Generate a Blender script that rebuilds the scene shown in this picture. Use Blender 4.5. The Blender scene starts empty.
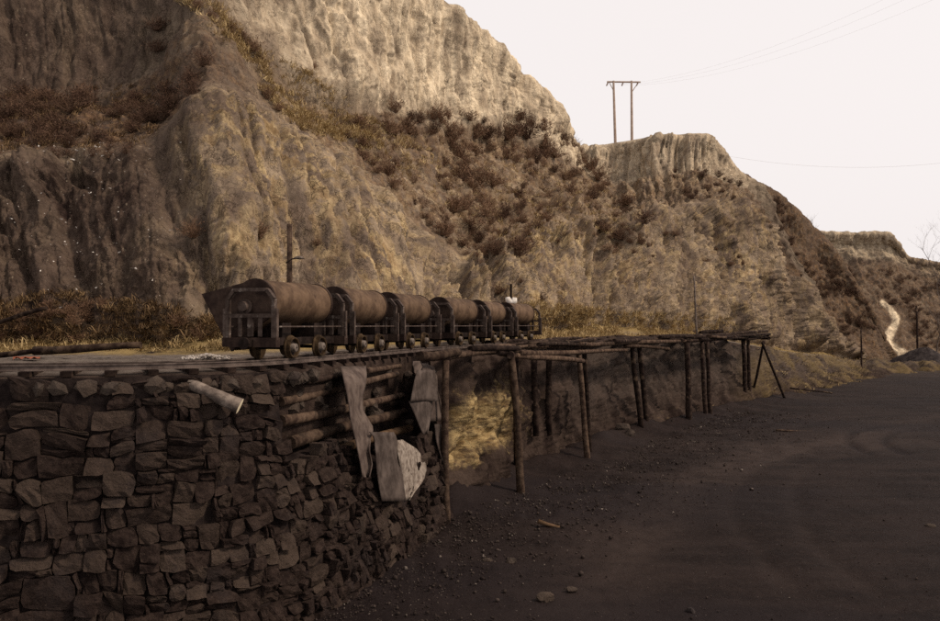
import bpy, math, random
import numpy as np
from mathutils import Vector, Matrix

random.seed(7); RNG = np.random.default_rng(11)
sc = bpy.context.scene
COL = sc.collection
CAMZ = 5.2; FPX = 835.0; PITCH = math.radians(0.995)

# ------------------------------------------------------------------ camera
cd = bpy.data.cameras.new('camera'); cam = bpy.data.objects.new('camera', cd); COL.objects.link(cam)
cam.location = (0, 0, CAMZ); cam.rotation_euler = (math.pi/2 + PITCH, 0, 0)
cd.sensor_width = 36; cd.lens = 36*FPX/940; cd.clip_end = 3000; cd.clip_start = 0.1
sc.camera = cam

# ------------------------------------------------------------------ sky, sun, exposure
SUN_EL, SUN_AZ = 42, 100          # azimuth clockwise from +Y: from behind, to the right
wd = bpy.data.worlds.new('World'); sc.world = wd; wd.use_nodes = True
nt = wd.node_tree; nt.nodes.clear()
sky = nt.nodes.new('ShaderNodeTexSky'); sky.sky_type = 'NISHITA'; sky.sun_disc = False
sky.sun_elevation = math.radians(SUN_EL); sky.sun_rotation = math.radians(SUN_AZ); sky.dust_density = 6
hs = nt.nodes.new('ShaderNodeHueSaturation'); hs.inputs['Saturation'].default_value = 0.12; hs.inputs['Value'].default_value = 1.0
mx = nt.nodes.new('ShaderNodeMix'); mx.data_type = 'RGBA'; mx.inputs[0].default_value = 0.86
mx.inputs['B'].default_value = (10.1, 9.45, 9.3, 1)                     # the overcast itself
bg = nt.nodes.new('ShaderNodeBackground'); bg.inputs['Strength'].default_value = 0.088
wo = nt.nodes.new('ShaderNodeOutputWorld')
nt.links.new(sky.outputs[0], hs.inputs['Color']); nt.links.new(hs.outputs[0], mx.inputs['A'])
nt.links.new(mx.outputs['Result'], bg.inputs['Color']); nt.links.new(bg.outputs[0], wo.inputs[0])
sd = bpy.data.lights.new('sun', 'SUN'); sd.energy = 3.0; sd.angle = math.radians(10); sd.color = (1, .86, .71)
so = bpy.data.objects.new('sun', sd); COL.objects.link(so)
az, el = math.radians(SUN_AZ), math.radians(SUN_EL)
sv = Vector((math.sin(az)*math.cos(el), math.cos(az)*math.cos(el), math.sin(el)))
so.rotation_euler = sv.to_track_quat('Z', 'Y').to_euler(); so.location = sv*60
vs = sc.view_settings; vs.view_transform = 'Standard'; vs.look = 'None'; vs.gamma = 1; vs.exposure = 0.22; vs.use_curve_mapping = False
sc.cycles.max_bounces = 6; sc.cycles.use_denoising = False     # the grain suits a film photograph

# ------------------------------------------------------------------ helpers
cp, sp = math.cos(PITCH), math.sin(PITCH)
def W(px, py, d):
    """pixel of the 940x621 photograph at depth d -> world point"""
    a = (np.asarray(px, float)-470)/FPX; b = -(np.asarray(py, float)-310.5)/FPX
    d = np.asarray(d, float)
    return np.stack(np.broadcast_arrays(a*d, d*(cp - b*sp), CAMZ + d*(sp + b*cp)), -1)
def project(P):
    P = np.asarray(P, float); y, z = P[..., 1], P[..., 2]-CAMZ
    d = y*cp + z*sp; b = (-y*sp + z*cp)/d
    return 470 + P[..., 0]/d*FPX, 310.5 - b*FPX, d
def WZ(px, d, z):
    """pixel column at depth d and height z"""
    a = (px-470)/FPX
    y = (d - (z-CAMZ)*sp)/cp
    return np.array([a*d, y, z])
def gpt(px, py, z=0.0):
    b = -(py-310.5)/FPX; dz = sp + b*cp; d = (z-CAMZ)/dz
    return W(px, py, d)

def _hash(ix, iy, iz, seed):
    h = (ix.astype(np.uint32)*np.uint32(374761393) + iy.astype(np.uint32)*np.uint32(668265263)
         + iz.astype(np.uint32)*np.uint32(2147483647) + np.uint32(seed)*np.uint32(1274126177))
    h = (h ^ (h >> np.uint32(13)))*np.uint32(1274126177); h = h ^ (h >> np.uint32(16))
    h = h*np.uint32(2246822519); h = h ^ (h >> np.uint32(15))
    return (h & np.uint32(0xffffff)).astype(np.float64)/float(0xffffff)*2-1
def vnoise(P, seed=0):
    with np.errstate(over='ignore'):
        F = np.floor(P).astype(np.int64); f = P-F; f = f*f*f*(f*(f*6-15)+10)
        out = 0
        for dx in (0, 1):
            for dy in (0, 1):
                for dz in (0, 1):
                    w = (f[..., 0] if dx else 1-f[..., 0])*(f[..., 1] if dy else 1-f[..., 1])*(f[..., 2] if dz else 1-f[..., 2])
                    out = out + w*_hash(F[..., 0]+dx, F[..., 1]+dy, F[..., 2]+dz, seed)
        return out
def fbm(P, sc_=1.0, octv=4, seed=0, gain=.5, ridged=False):
    P = np.asarray(P, float)*sc_; a, s, o = 1.0, 0, 0
    for k in range(octv):
        n = vnoise(P + 17.3*k, seed+k)
        if ridged: n = 1-2*np.abs(n)
        o = o + a*n; s += a; a *= gain; P = P*2.03
    return o/s
def sstep(a, b, x):
    t = np.clip((np.asarray(x, float)-a)/(b-a), 0, 1); return t*t*(3-2*t)

def link(o, parent=None):
    COL.objects.link(o)
    if parent is not None: o.parent = parent
    return o
def obj(name, V, F, m, parent=None, smooth=False):
    me = bpy.data.meshes.new(name)
    me.from_pydata([tuple(map(float, v)) for v in V], [], [tuple(map(int, f)) for f in F])
    if smooth: me.polygons.foreach_set('use_smooth', [True]*len(me.polygons))
    me.update(); o = bpy.data.objects.new(name, me)
    if m is not None: me.materials.append(m)
    return link(o, parent)
def bigmesh(name, V, loops, nper, m, smooth=True, attrs=None):
    """V (N,3); loops (F*nper,) indices"""
    me = bpy.data.meshes.new(name); V = np.ascontiguousarray(V, dtype=np.float32); loops = np.ascontiguousarray(loops, dtype=np.int32).ravel()
    nf = len(loops)//nper
    me.vertices.add(len(V)); me.vertices.foreach_set('co', V.ravel())
    me.loops.add(len(loops)); me.loops.foreach_set('vertex_index', loops)
    me.polygons.add(nf); me.polygons.foreach_set('loop_start', np.arange(0, nf*nper, nper, dtype=np.int32))
    me.polygons.foreach_set('loop_total', np.full(nf, nper, dtype=np.int32))
    if smooth: me.polygons.foreach_set('use_smooth', np.ones(nf, dtype=bool))
    for k, A in (attrs or {}).items():
        at = me.attributes.new(k, 'FLOAT_COLOR', 'POINT')
        at.data.foreach_set('color', np.ascontiguousarray(A, dtype=np.float32).ravel())
    me.update(); me.validate()
    if m: me.materials.append(m)
    return link(bpy.data.objects.new(name, me))
def grid_quads(nu, nv):
    i = np.arange(nu*nv).reshape(nu, nv)
    return np.stack([i[:-1, :-1], i[1:, :-1], i[1:, 1:], i[:-1, 1:]], -1).reshape(-1)
def tag(o, label, cat=None, group=None, kind=None):
    if label: o['label'] = label
    if cat: o['category'] = cat
    if group: o['group'] = group
    if kind: o['kind'] = kind
    return o
def empty(name, loc=(0, 0, 0), rz=0.0):
    o = bpy.data.objects.new(name, None); o.location = loc; o.rotation_euler = (0, 0, rz); return link(o)

class MB:
    def __init__(s): s.V = []; s.F = []
    def add(s, V, F):
        n = len(s.V); s.V += [tuple(v) for v in V]; s.F += [tuple(i+n for i in f) for f in F]; return s
    def box(s, a, b, M=None, ch=0.0):
        x0, y0, z0 = a; x1, y1, z1 = b
        V = [Vector(v) for v in ((x0,y0,z0),(x1,y0,z0),(x1,y1,z0),(x0,y1,z0),(x0,y0,z1),(x1,y0,z1),(x1,y1,z1),(x0,y1,z1))]
        if M is not None: V = [M @ v for v in V]
        return s.add(V, [(0,3,2,1),(4,5,6,7),(0,1,5,4),(1,2,6,5),(2,3,7,6),(3,0,4,7)])
    def tube(s, pts, rads, n=8, cap=True, wob=0.0):
        pts = [Vector(p) for p in pts]
        if not hasattr(rads, '__len__'): rads = [rads]*len(pts)
        rings = []; up = None
        for i, p in enumerate(pts):
            t = (pts[min(i+1, len(pts)-1)]-pts[max(i-1, 0)]).normalized()
            if up is None: up = Vector((0, 0, 1)) if abs(t.z) < .9 else Vector((1, 0, 0))
            a = t.cross(up).normalized(); b = a.cross(t).normalized(); up = b
            rings.append([p + (a*math.cos(2*math.pi*k/n)+b*math.sin(2*math.pi*k/n))*rads[i]*(1+wob*random.uniform(-1, 1)) for k in range(n)])
        V = [v for r in rings for v in r]; F = []
        for i in range(len(pts)-1):
            for k in range(n): F.append((i*n+k, i*n+(k+1) % n, (i+1)*n+(k+1) % n, (i+1)*n+k))
        if cap: F += [tuple(range(n-1, -1, -1)), tuple((len(pts)-1)*n+k for k in range(n))]
        return s.add(V, F)
    def lathe(s, prof, axis='x', n=18, c=(0, 0, 0)):
        V = []; m = len(prof)
        for (h, r) in prof:
            for k in range(n):
                a = 2*math.pi*k/n; u, v = r*math.cos(a), r*math.sin(a)
                V.append((c[0]+h, c[1]+u, c[2]+v) if axis == 'x' else (c[0]+u, c[1]+v, c[2]+h))
        F = [(i*n+k, i*n+(k+1) % n, (i+1)*n+(k+1) % n, (i+1)*n+k) for i in range(m-1) for k in range(n)]
        F += [tuple(range(n)), tuple((m-1)*n+k for k in range(n-1, -1, -1))]
        return s.add(V, F)
    def build(s, name, m, parent=None, smooth=False): return obj(name, s.V, s.F, m, parent, smooth)

# ------------------------------------------------------------------ materials
def newmat(name):
    m = bpy.data.materials.new(name); m.use_nodes = True; t = m.node_tree
    b = t.nodes['Principled BSDF']; b.inputs['Specular IOR Level'].default_value = 0.03
    return m, t, b
def N(t, ty, **kw):
    n = t.nodes.new(ty)
    for k, v in kw.items():
        if k in n.inputs: n.inputs[k].default_value = v
        else: setattr(n, k, v)
    return n
def mixc(t, fac, a, b, blend='MIX'):
    m = t.nodes.new('ShaderNodeMix'); m.data_type = 'RGBA'; m.blend_type = blend
    for s, v in (('A', a), ('B', b)):
        if isinstance(v, tuple): m.inputs[s].default_value = v if len(v) == 4 else (*v, 1)
        else: t.links.new(v, m.inputs[s])
    if isinstance(fac, (int, float)): m.inputs[0].default_value = fac
    else: t.links.new(fac, m.inputs[0])
    return m.outputs['Result']
def noise(t, scale, detail=6, rough=.6, vec=None, dist=0):
    n = N(t, 'ShaderNodeTexNoise', Scale=scale, Detail=detail, Roughness=rough, Distortion=dist)
    if vec is not None: t.links.new(vec, n.inputs['Vector'])
    return n.outputs[0]
def ramp(t, fac, lo, hi, a=0.0, b=1.0):
    n = N(t, 'ShaderNodeMapRange'); n.inputs[1].default_value = lo; n.inputs[2].default_value = hi
    n.inputs[3].default_value = a; n.inputs[4].default_value = b; n.interpolation_type = 'SMOOTHSTEP'
    t.links.new(fac, n.inputs[0]); return n.outputs[0]
def mth(t, op, a, b=None):
    n = N(t, 'ShaderNodeMath', operation=op)
    for i, v in enumerate((a, b)):
        if v is None: continue
        if isinstance(v, (int, float)): n.inputs[i].default_value = v
        else: t.links.new(v, n.inputs[i])
    return n.outputs[0]
def objvec(t, sx=1, sy=1, sz=1, kind='Object'):
    if kind == 'world': v = N(t, 'ShaderNodeNewGeometry').outputs['Position']
    else: v = N(t, 'ShaderNodeTexCoord').outputs[kind]
    m = N(t, 'ShaderNodeMapping'); m.inputs['Scale'].default_value = (sx, sy, sz); t.links.new(v, m.inputs[0]); return m.outputs[0]
def bump(t, b, h, strength=.5, dist=.05):
    n = N(t, 'ShaderNodeBump', Strength=strength, Distance=dist); t.links.new(h, n.inputs['Height']); t.links.new(n.outputs[0], b.inputs['Normal'])

def simple(name, c1, c2, scale=6, rough=.85, bs=.4, bd=.02, stretch=(1, 1, 1), rnd=.25, metal=0, kind='Object', c3=None, s3=25):
    m, t, b = newmat(name); v = objvec(t, *stretch, kind=kind)
    n1 = noise(t, scale, 7, .65, v); col = mixc(t, ramp(t, n1, .35, .68), c1, c2)
    if c3: col = mixc(t, ramp(t, noise(t, s3, 5, .7, v), .55, .72), col, c3)
    if rnd:
        r = N(t, 'ShaderNodeObjectInfo').outputs['Random']
        k = mth(t, 'ADD', mth(t, 'MULTIPLY', r, 2*rnd), 1-rnd)
        cc = N(t, 'ShaderNodeCombineColor')
        for i in range(3): t.links.new(k, cc.inputs[i])
        col = mixc(t, 1.0, col, cc.outputs[0], 'MULTIPLY')
    t.links.new(col, b.inputs['Base Color']); b.inputs['Roughness'].default_value = rough; b.inputs['Metallic'].default_value = metal
    bump(t, b, noise(t, scale*4, 8, .7, v), bs, bd)
    return m

def ridged(t, scale, vec, detail=8, rough=.6):
    n = N(t, 'ShaderNodeTexNoise', noise_type='RIDGED_MULTIFRACTAL', Scale=scale, Detail=detail, Roughness=rough); t.links.new(vec, n.inputs['Vector']); return n.outputs[0]
def cliff_mat(name):
    m, t, b = newmat(name)
    at = N(t, 'ShaderNodeAttribute', attribute_name='mask'); sep = N(t, 'ShaderNodeSeparateColor'); t.links.new(at.outputs['Color'], sep.inputs[0])
    och, dark, veg, pale = sep.outputs[0], sep.outputs[1], sep.outputs[2], at.outputs['Alpha']
    v1 = objvec(t, 1, 1, 1, 'world'); vv = objvec(t, 1, 1, .35, 'world')
    vs_ = objvec(t, 1, 1, .38, 'world')
    def vor(scale, feat, vec):
        n = N(t, 'ShaderNodeTexVoronoi', feature=feat, Scale=scale); t.links.new(vec, n.inputs['Vector']); return n.outputs['Distance']
    wv = N(t, 'ShaderNodeVectorMath', operation='ADD'); wn = N(t, 'ShaderNodeTexNoise', Scale=1.3, Detail=5, Roughness=.65); t.links.new(v1, wn.inputs['Vector'])
    t.links.new(vs_, wv.inputs[0]); t.links.new(wn.outputs['Color'], wv.inputs[1]); wvec = wv.outputs[0]
    ck = mth(t, 'MULTIPLY', ramp(t, vor(1.5, 'DISTANCE_TO_EDGE', wvec), 0, .05, 1, 0), ramp(t, noise(t, .7, 5, .6, v1), .45, .6))
    ck2 = mth(t, 'MULTIPLY', ramp(t, vor(4.5, 'DISTANCE_TO_EDGE', wvec), 0, .07, 1, 0), ramp(t, noise(t, 1.1, 5, .6, v1), .42, .6))
    base = mixc(t, ramp(t, noise(t, .45, 7, .6, vv), .40, .60), (.155, .111, .079), (.29, .218, .148))
    base = mixc(t, ramp(t, noise(t, 1.7, 7, .62, vs_), .47, .58, 0, .65), base, (.125, .096, .074))
    o2 = mth(t, 'MULTIPLY', och, ramp(t, noise(t, 1.5, 8, .66, vs_, .2), .47, .55, 0, .9))
    base = mixc(t, o2, base, mixc(t, ramp(t, noise(t, 2.6, 7, .7, vv), .38, .62), (.235, .15, .07), (.475, .35, .185)))
    base = mixc(t, mth(t, 'MULTIPLY', pale, ramp(t, noise(t, .8, 7, .62, vs_), .32, .6, .35, 1)), base, mixc(t, ramp(t, noise(t, 2.2, 6, .58, vv), .3, .7), (.50, .39, .26), (.76, .625, .44)))
    base = mixc(t, ramp(t, noise(t, 2.4, 8, .7, vs_, .2), .58, .66, 0, .6), base, (.06, .041, .03))
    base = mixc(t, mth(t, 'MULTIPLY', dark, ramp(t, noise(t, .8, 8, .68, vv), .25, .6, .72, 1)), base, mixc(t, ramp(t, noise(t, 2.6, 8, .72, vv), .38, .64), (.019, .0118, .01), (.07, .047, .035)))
    base = mixc(t, mth(t, 'MULTIPLY', veg, ramp(t, noise(t, 1.6, 8, .72, v1), .42, .58)), base, mixc(t, ramp(t, noise(t, 3, 6, .65, v1), .35, .65), (.062, .034, .022), (.185, .115, .062)))
    base = mixc(t, ramp(t, noise(t, 7, 5, .65, v1), .62, .70, 0, .35), base, (.42, .34, .24))
    vl = objvec(t, 1, 1, .12, 'world'); base = mixc(t, ramp(t, noise(t, .7, 4, .55, vl), .44, .62, 0, .42), base, (.085, .06, .046))
    base = mixc(t, mth(t, 'MULTIPLY', mth(t, 'MAXIMUM', ck, mth(t, 'MULTIPLY', ck2, .6)), mth(t, 'SUBTRACT', .65, mth(t, 'MULTIPLY', pale, .4))), base, (.045, .03, .022))  # shade inside the cracks painted into the colour
    t.links.new(base, b.inputs['Base Color']); b.inputs['Roughness'].default_value = .95; b.inputs['Specular IOR Level'].default_value = .02
    h = mth(t, 'ADD', mth(t, 'MULTIPLY', ridged(t, .9, vv), .22), mth(t, 'MULTIPLY', noise(t, 4, 9, .74, v1), .6)); h = mth(t, 'ADD', h, mth(t, 'MULTIPLY', vor(3.2, 'F1', wvec), -.35)); h = mth(t, 'SUBTRACT', h, mth(t, 'MULTIPLY', mth(t, 'ADD', ck, ck2), .25))
    bump(t, b, h, .75, .22)
    return m

def earth_mat(name):
    m, t, b = newmat(name)
    at = N(t, 'ShaderNodeAttribute', attribute_name='mask'); sep = N(t, 'ShaderNodeSeparateColor'); t.links.new(at.outputs['Color'], sep.inputs[0])
    yel, grey, grass, alb = sep.outputs[0], sep.outputs[1], sep.outputs[2], at.outputs['Alpha']
    v1 = objvec(t, 1, 1, 1, 'world'); vv = objvec(t, 1, 1, .35, 'world'); vh = objvec(t, .5, .5, 2.2, 'world')
    base = mixc(t, ramp(t, noise(t, 1.3, 9, .7, vv), .35, .68), (.015, .0095, .008), (.054, .037, .029))
    y2 = mth(t, 'MULTIPLY', ramp(t, mth(t, 'ADD', mth(t, 'MULTIPLY', noise(t, 1.6, 10, .74, v1, .3), 1.0), mth(t, 'MULTIPLY', yel, .45)), .66, .98), ramp(t, noise(t, 2.8, 9, .75, vh), .48, .60, 1, .3))
    base = mixc(t, y2, base, mixc(t, ramp(t, noise(t, 3.1, 7, .7, vh), .35, .65), (.16, .10, .042), (.40, .29, .14)))
    base = mixc(t, mth(t, 'MULTIPLY', grey, ramp(t, noise(t, 2.0, 8, .7, v1), .25, .6)), base, (.135, .11, .092))
    base = mixc(t, mth(t, 'MULTIPLY', grass, ramp(t, noise(t, 1.1, 8, .7, v1), .3, .55)), base, mixc(t, noise(t, 5, 6, .7, v1), (.12, .08, .035), (.33, .235, .10)))
    base = mixc(t, ramp(t, noise(t, 14, 4, .8, v1), .66, .74, 0, .5), base, (.24, .2, .15))
    t.links.new(base, b.inputs['Base Color']); b.inputs['Roughness'].default_value = .95; b.inputs['Specular IOR Level'].default_value = .02
    bump(t, b, mth(t, 'ADD', noise(t, 3, 9, .72, v1), mth(t, 'MULTIPLY', noise(t, 15, 6, .75, v1), .35)), .8, .12)
    return m

def yard_mat():
    m, t, b = newmat('coal_dirt')
    at = N(t, 'ShaderNodeAttribute', attribute_name='mask'); sep = N(t, 'ShaderNodeSeparateColor'); t.links.new(at.outputs['Color'], sep.inputs[0])
    worn, dark, far = sep.outputs[0], sep.outputs[1], sep.outputs[2]
    v1 = objvec(t, 1, 1, 1, 'world'); vs_ = objvec(t, .35, 1.2, 1, 'world')
    base = mixc(t, ramp(t, noise(t, .55, 8, .65, vs_), .3, .7), (.0078, .0047, .0041), (.0185, .0118, .0101))
    base = mixc(t, ramp(t, noise(t, 5, 7, .75, v1), .45, .75, 0, .6), base, (.027, .018, .015))
    base = mixc(t, mth(t, 'MULTIPLY', worn, ramp(t, noise(t, 1.2, 7, .65, v1), .2, .65)), base, (.032, .0215, .0178))
    base = mixc(t, dark, base, (.012, .0085, .009))
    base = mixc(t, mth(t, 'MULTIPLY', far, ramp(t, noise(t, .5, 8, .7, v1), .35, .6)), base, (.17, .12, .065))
    base = mixc(t, ramp(t, noise(t, 22, 3, .6, v1), .70, .76, 0, .55), base, (.24, .2, .175))
    t.links.new(base, b.inputs['Base Color']); b.inputs['Roughness'].default_value = .8; b.inputs['Specular IOR Level'].default_value = .05
    bump(t, b, mth(t, 'ADD', noise(t, 4, 9, .72, v1), mth(t, 'MULTIPLY', noise(t, 24, 5, .7, v1), .4)), .75, .07)
    return m

M = {}
M['cliff'] = cliff_mat('loess_cliff'); M['earth'] = earth_mat('bank_earth'); M['yard'] = yard_mat()
def stone_mat(name, lo, hi):
    m, t, b = newmat(name); v = objvec(t, 1, 1, 1, 'world')
    r = N(t, 'ShaderNodeObjectInfo').outputs['Random']
    col = mixc(t, ramp(t, noise(t, 5, 8, .7, v), .3, .7), lo, hi)
    col = mixc(t, mth(t, 'MULTIPLY', ramp(t, r, .3, 1), .55), col, (.08, .057, .043))
    col = mixc(t, ramp(t, noise(t, 1.1, 7, .7, v), .5, .68, 0, .85), col, (.03, .022, .02))
    col = mixc(t, ramp(t, noise(t, 17, 5, .75, v), .6, .75, 0, .6), col, (.13, .095, .068))
    t.links.new(col, b.inputs['Base Color']); b.inputs['Roughness'].default_value = .85
    bump(t, b, mth(t, 'ADD', noise(t, 7, 8, .7, v), mth(t, 'MULTIPLY', noise(t, 30, 5, .7, v), .4)), 1.0, .09)
    return m
M['stone'] = stone_mat('wall_stone', (.012, .0075, .0065), (.042, .028, .0225))
M['soot'] = simple('sooty_fill', (.010, .007, .0065), (.030, .021, .018), 3, .95, .9, .06, rnd=0, kind='world')
M['rubble'] = stone_mat('loose_rubble', (.034, .025, .021), (.08, .06, .047))
M['gravel'] = simple('gravel_bits', (.014, .01, .009), (.05, .037, .031), 3, .9, .3, .01, rnd=0, kind='world', c3=(.22, .18, .15), s3=2.3)
M['wood'] = simple('weathered_timber', (.024, .0145, .011), (.082, .054, .037), 5, .85, .7, .02, (1, 1, 1), .35, c3=(.02, .015, .013), s3=3)
M['wood_dark'] = simple('sooty_timber', (.010, .006, .0052), (.036, .0235, .018), 4, .85, .7, .02, rnd=.3, c3=(.11, .075, .05), s3=2)
M['wood_warm'] = simple('stripped_timber', (.045, .026, .015), (.115, .07, .04), 4, .8, .6, .02, rnd=.2, c3=(.035, .023, .017), s3=2.5)
M['wood_pale'] = simple('sawn_face', (.55, .46, .31), (.72, .62, .44), 7, .8, .3, .01, rnd=0)
M['bark'] = simple('grey_bark', (.07, .053, .044), (.19, .15, .122), 6, .85, .6, .02, rnd=0)
M['rust'] = simple('rusty_plate', (.04, .024, .0155), (.112, .071, .044), 1.7, .62, .3, .012, (1, 1, 1), rnd=.22, c3=(.03, .018, .013), s3=3.2)
M['rust_end'] = simple('dusty_end_plate', (.018, .011, .009), (.05, .032, .024), 3.2, .65, .3, .01, rnd=.12)
M['frame'] = simple('frame_steel', (.03, .02, .016), (.075, .054, .044), 5, .55, .3, .008, rnd=.1, c3=(.2, .165, .14), s3=6)
M['dark'] = simple('grimy_steel', (.009, .006, .005), (.026, .0175, .0145), 5, .7, .3, .01, rnd=0)
M['wheel'] = simple('rusted_wheel', (.02, .0125, .0075), (.07, .044, .024), 6, .6, .3, .008, rnd=.1)
M['hub'] = simple('hub_metal', (.05, .038, .03), (.15, .12, .10), 9, .5, .2, .005, rnd=0)
M['rail'] = simple('rail_steel', (.045, .033, .028), (.11, .083, .07), 4, .5, .2, .005, rnd=0)
M['belt'] = simple('grey_rubber', (.045, .032, .027), (.11, .082, .067), 3, .75, .35, .01, rnd=.1, c3=(.07, .055, .048), s3=6)
M['belt_dark'] = simple('dark_rubber', (.035, .026, .022), (.085, .065, .055), 3, .7, .3, .01, (1, 1, 1), .1)
M['splash'] = simple('lime_splashed_sheet', (.10, .075, .06), (.27, .225, .185), 6, .9, .3, .02, rnd=0, c3=(.04, .028, .023), s3=8)
M['white'] = simple('white_cloth', (.38, .33, .29), (.68, .63, .57), 6, .9, .4, .02, rnd=0)
M['ballast'] = simple('pale_ballast', (.20, .17, .145), (.42, .37, .33), 4, .9, .3, .01, rnd=0, kind='world')
M['orange'] = simple('orange_cloth', (.16, .045, .025), (.25, .085, .05), 6, .9, .4, .02, rnd=0)
M['path'] = simple('pale_path_soil', (.30, .25, .195), (.56, .50, .43), .6, .95, .3, .05, rnd=0, kind='world')
M['coal'] = simple('coal', (.016, .012, .012), (.05, .04, .037), 1.5, .8, .8, .1, rnd=0, kind='world')
M['pole'] = simple('power_pole', (.28, .205, .16), (.4, .31, .25), 3, .9, .2, .01, rnd=0)
M['insul'] = simple('insulator', (.2, .14, .11), (.3, .22, .18), 3, .5, .1, .01, rnd=0)
M['wire'] = simple('wire', (.5, .46, .45), (.55, .5, .49), 3, .6, 0, .01, rnd=0)
def leafmat(name, a, b_):
    m, t, b = newmat(name); v = objvec(t, 1, 1, 1, 'world')
    col = mixc(t, ramp(t, noise(t, 1.6, 5, .7, v), .35, .65), a, b_)
    r = N(t, 'ShaderNodeObjectInfo').outputs['Random']
    col = mixc(t, mth(t, 'MULTIPLY', r, .45), col, tuple(x*.55 for x in a))
    t.links.new(col, b.inputs['Base Color']); b.inputs['Roughness'].default_value = .95; b.inputs['Specular IOR Level'].default_value = .05
    return m
M['bush'] = leafmat('dry_bush', (.125, .070, .044), (.205, .124, .076))
M['bush_dark'] = leafmat('dark_bush', (.068, .038, .026), (.13, .077, .05))
M['grass'] = leafmat('dry_grass', (.26, .175, .08), (.50, .37, .19))
M['grass_brown'] = leafmat('brown_grass', (.10, .062, .034), (.24, .155, .078))
M['twig'] = leafmat('bare_twig', (.11, .085, .072), (.17, .135, .115))

# ------------------------------------------------------------------ surfaces from control stations
def hermite(xs, Y, xq):
    """Y (S,...) at xs -> at xq; limited tangents"""
    xs = np.asarray(xs, float); Y = np.asarray(Y, float)
    h = np.diff(xs).reshape(-1, *([1]*(Y.ndim-1))); dl = np.diff(Y, axis=0)/h
    m = np.empty_like(Y); m[0] = dl[0]; m[-1] = dl[-1]
    a, b = dl[:-1], dl[1:]
    hm = np.where(a*b > 0, 2*a*b/(a+b+1e-12), 0)
    m[1:-1] = .5*hm + .5*np.where(a*b > 0, (a+b)/2, (a+b)*.25)
    i = np.clip(np.searchsorted(xs, xq, side='right')-1, 0, len(xs)-2)
    hh = xs[i+1]-xs[i]; t = ((xq-xs[i])/hh).reshape(-1, *([1]*(Y.ndim-1))); hh = hh.reshape(-1, *([1]*(Y.ndim-1)))
    return ((2*t**3-3*t**2+1)*Y[i] + (t**3-2*t**2+t)*hh*m[i] + (-2*t**3+3*t**2)*Y[i+1] + (t**3-t**2)*hh*m[i+1])
def surface(px, C, nu, rows, pxq=None):
    """C (S,R,3) -> fine grid; rows = fine samples per row gap"""
    q = np.linspace(px[0], px[-1], nu) if pxq is None else pxq
    A = hermite(px, C, q)                                    # nu,R,3
    v = np.concatenate([np.linspace(i, i+1, n, endpoint=False) for i, n in enumerate(rows)] + [[len(rows)]])
    B = hermite(np.arange(C.shape[1]), A.transpose(1, 0, 2), v).transpose(1, 0, 2)
    return q, v, B
def normals(G):
    du = np.gradient(G, axis=0); dv = np.gradient(G, axis=1); n = np.cross(du, dv)
    n /= np.linalg.norm(n, axis=-1, keepdims=True)+1e-9; return n

# main cliff: rows foot, lower mid, lower top, bench mid, bench top, upper mid, top edge
CL = [
 (-220, [(352,24),(250,25.5),(165,27.5),(125,31),(95,35),(20,37.5),(-190,41)]),
 (-60,  [(350,24.5),(250,26.5),(165,29),(125,33),(95,37),(20,40),(-170,44)]),
 (20,   [(347,25),(245,27.2),(160,29.8),(122,34.5),(95,38.5),(15,41.5),(-150,45)]),
 (100,  [(346,25),(245,27),(152,29.8),(118,35),(88,40),(5,43),(-140,46.5)]),
 (150,  [(346,24.7),(245,26.6),(140,29.8),(108,35),(70,39.5),(0,42.5),(-140,46)]),
 (210,  [(346,24.4),(235,26.6),(95,31.5),(45,35.5),(0,40),(-60,43),(-140,46)]),
 (260,  [(344,25.4),(225,28.2),(112,33),(75,38),(38,43),(-30,46),(-130,48)]),
 (330,  [(342,28),(245,31),(155,35.5),(128,40.5),(100,46),(20,48.5),(-85,50)]),
 (400,  [(338,32),(280,34),(212,38.5),(160,45),(112,51),(40,52.5),(-38,54)]),
 (450,  [(335,35),(300,37),(262,41),(190,49),(122,55.5),(62,57),(2,58.5)]),
 (500,  [(332,39),(292,41.5),(245,47),(180,57),(122,64),(82,65),(45,66.5)]),
 (535,  [(328,43),(285,46),(235,52),(188,64),(142,73),(112,75),(86,76)]),
 (556,  [(326,45),(283,48),(233,54),(192,67),(155,79),(133,82),(112,84)]),
 (582,  [(325,48),(280,51),(230,57),(197,72),(170,88),(158,92),(145,96)]),
 (620,  [(325,52),(270,56),(225,62),(202,76),(182,88),(162,92),(142,94)]),
 (660,  [(328,57),(272,62),(212,68),(192,78),(174,86),(153,89),(136,91)]),
 (708,  [(335,66),(272,71),(205,76),(190,82),(174,87),(153,89),(134,91)]),
 (722,  [(338,69),(270,73.5),(205,78),(192,83.5),(178,88),(163,90),(147,92)]),
 (742,  [(342,74),(272,78),(208,82),(198,86),(190,89),(182,91),(172,93)]),
 (762,  [(347,80),(290,83),(240,86),(226,89),(212,92),(198,94),(186,96)]),
 (780,  [(350,84),(305,87),(265,89),(254,91),(243,93),(233,95),(222,97)]),
 (800,  [(352,88),(322,90),(294,92),(288,93.5),(282,95),(276,96.5),(270,98)]),
 (824,  [(354,92),(340,93),(328,94.5),(325,96),(322,97),(319,98),(315,99)]),
 (842,  [(358,95),(357,96),(356,97),(356,98),(356,99),(356,100),(356,102)]),
 (850,  [(369,105),(368,107),(368,109),(367,111),(367,113),(366,115),(366,118)]),
]
cpx = np.array([c[0] for c in CL], float)
CC = []
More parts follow.
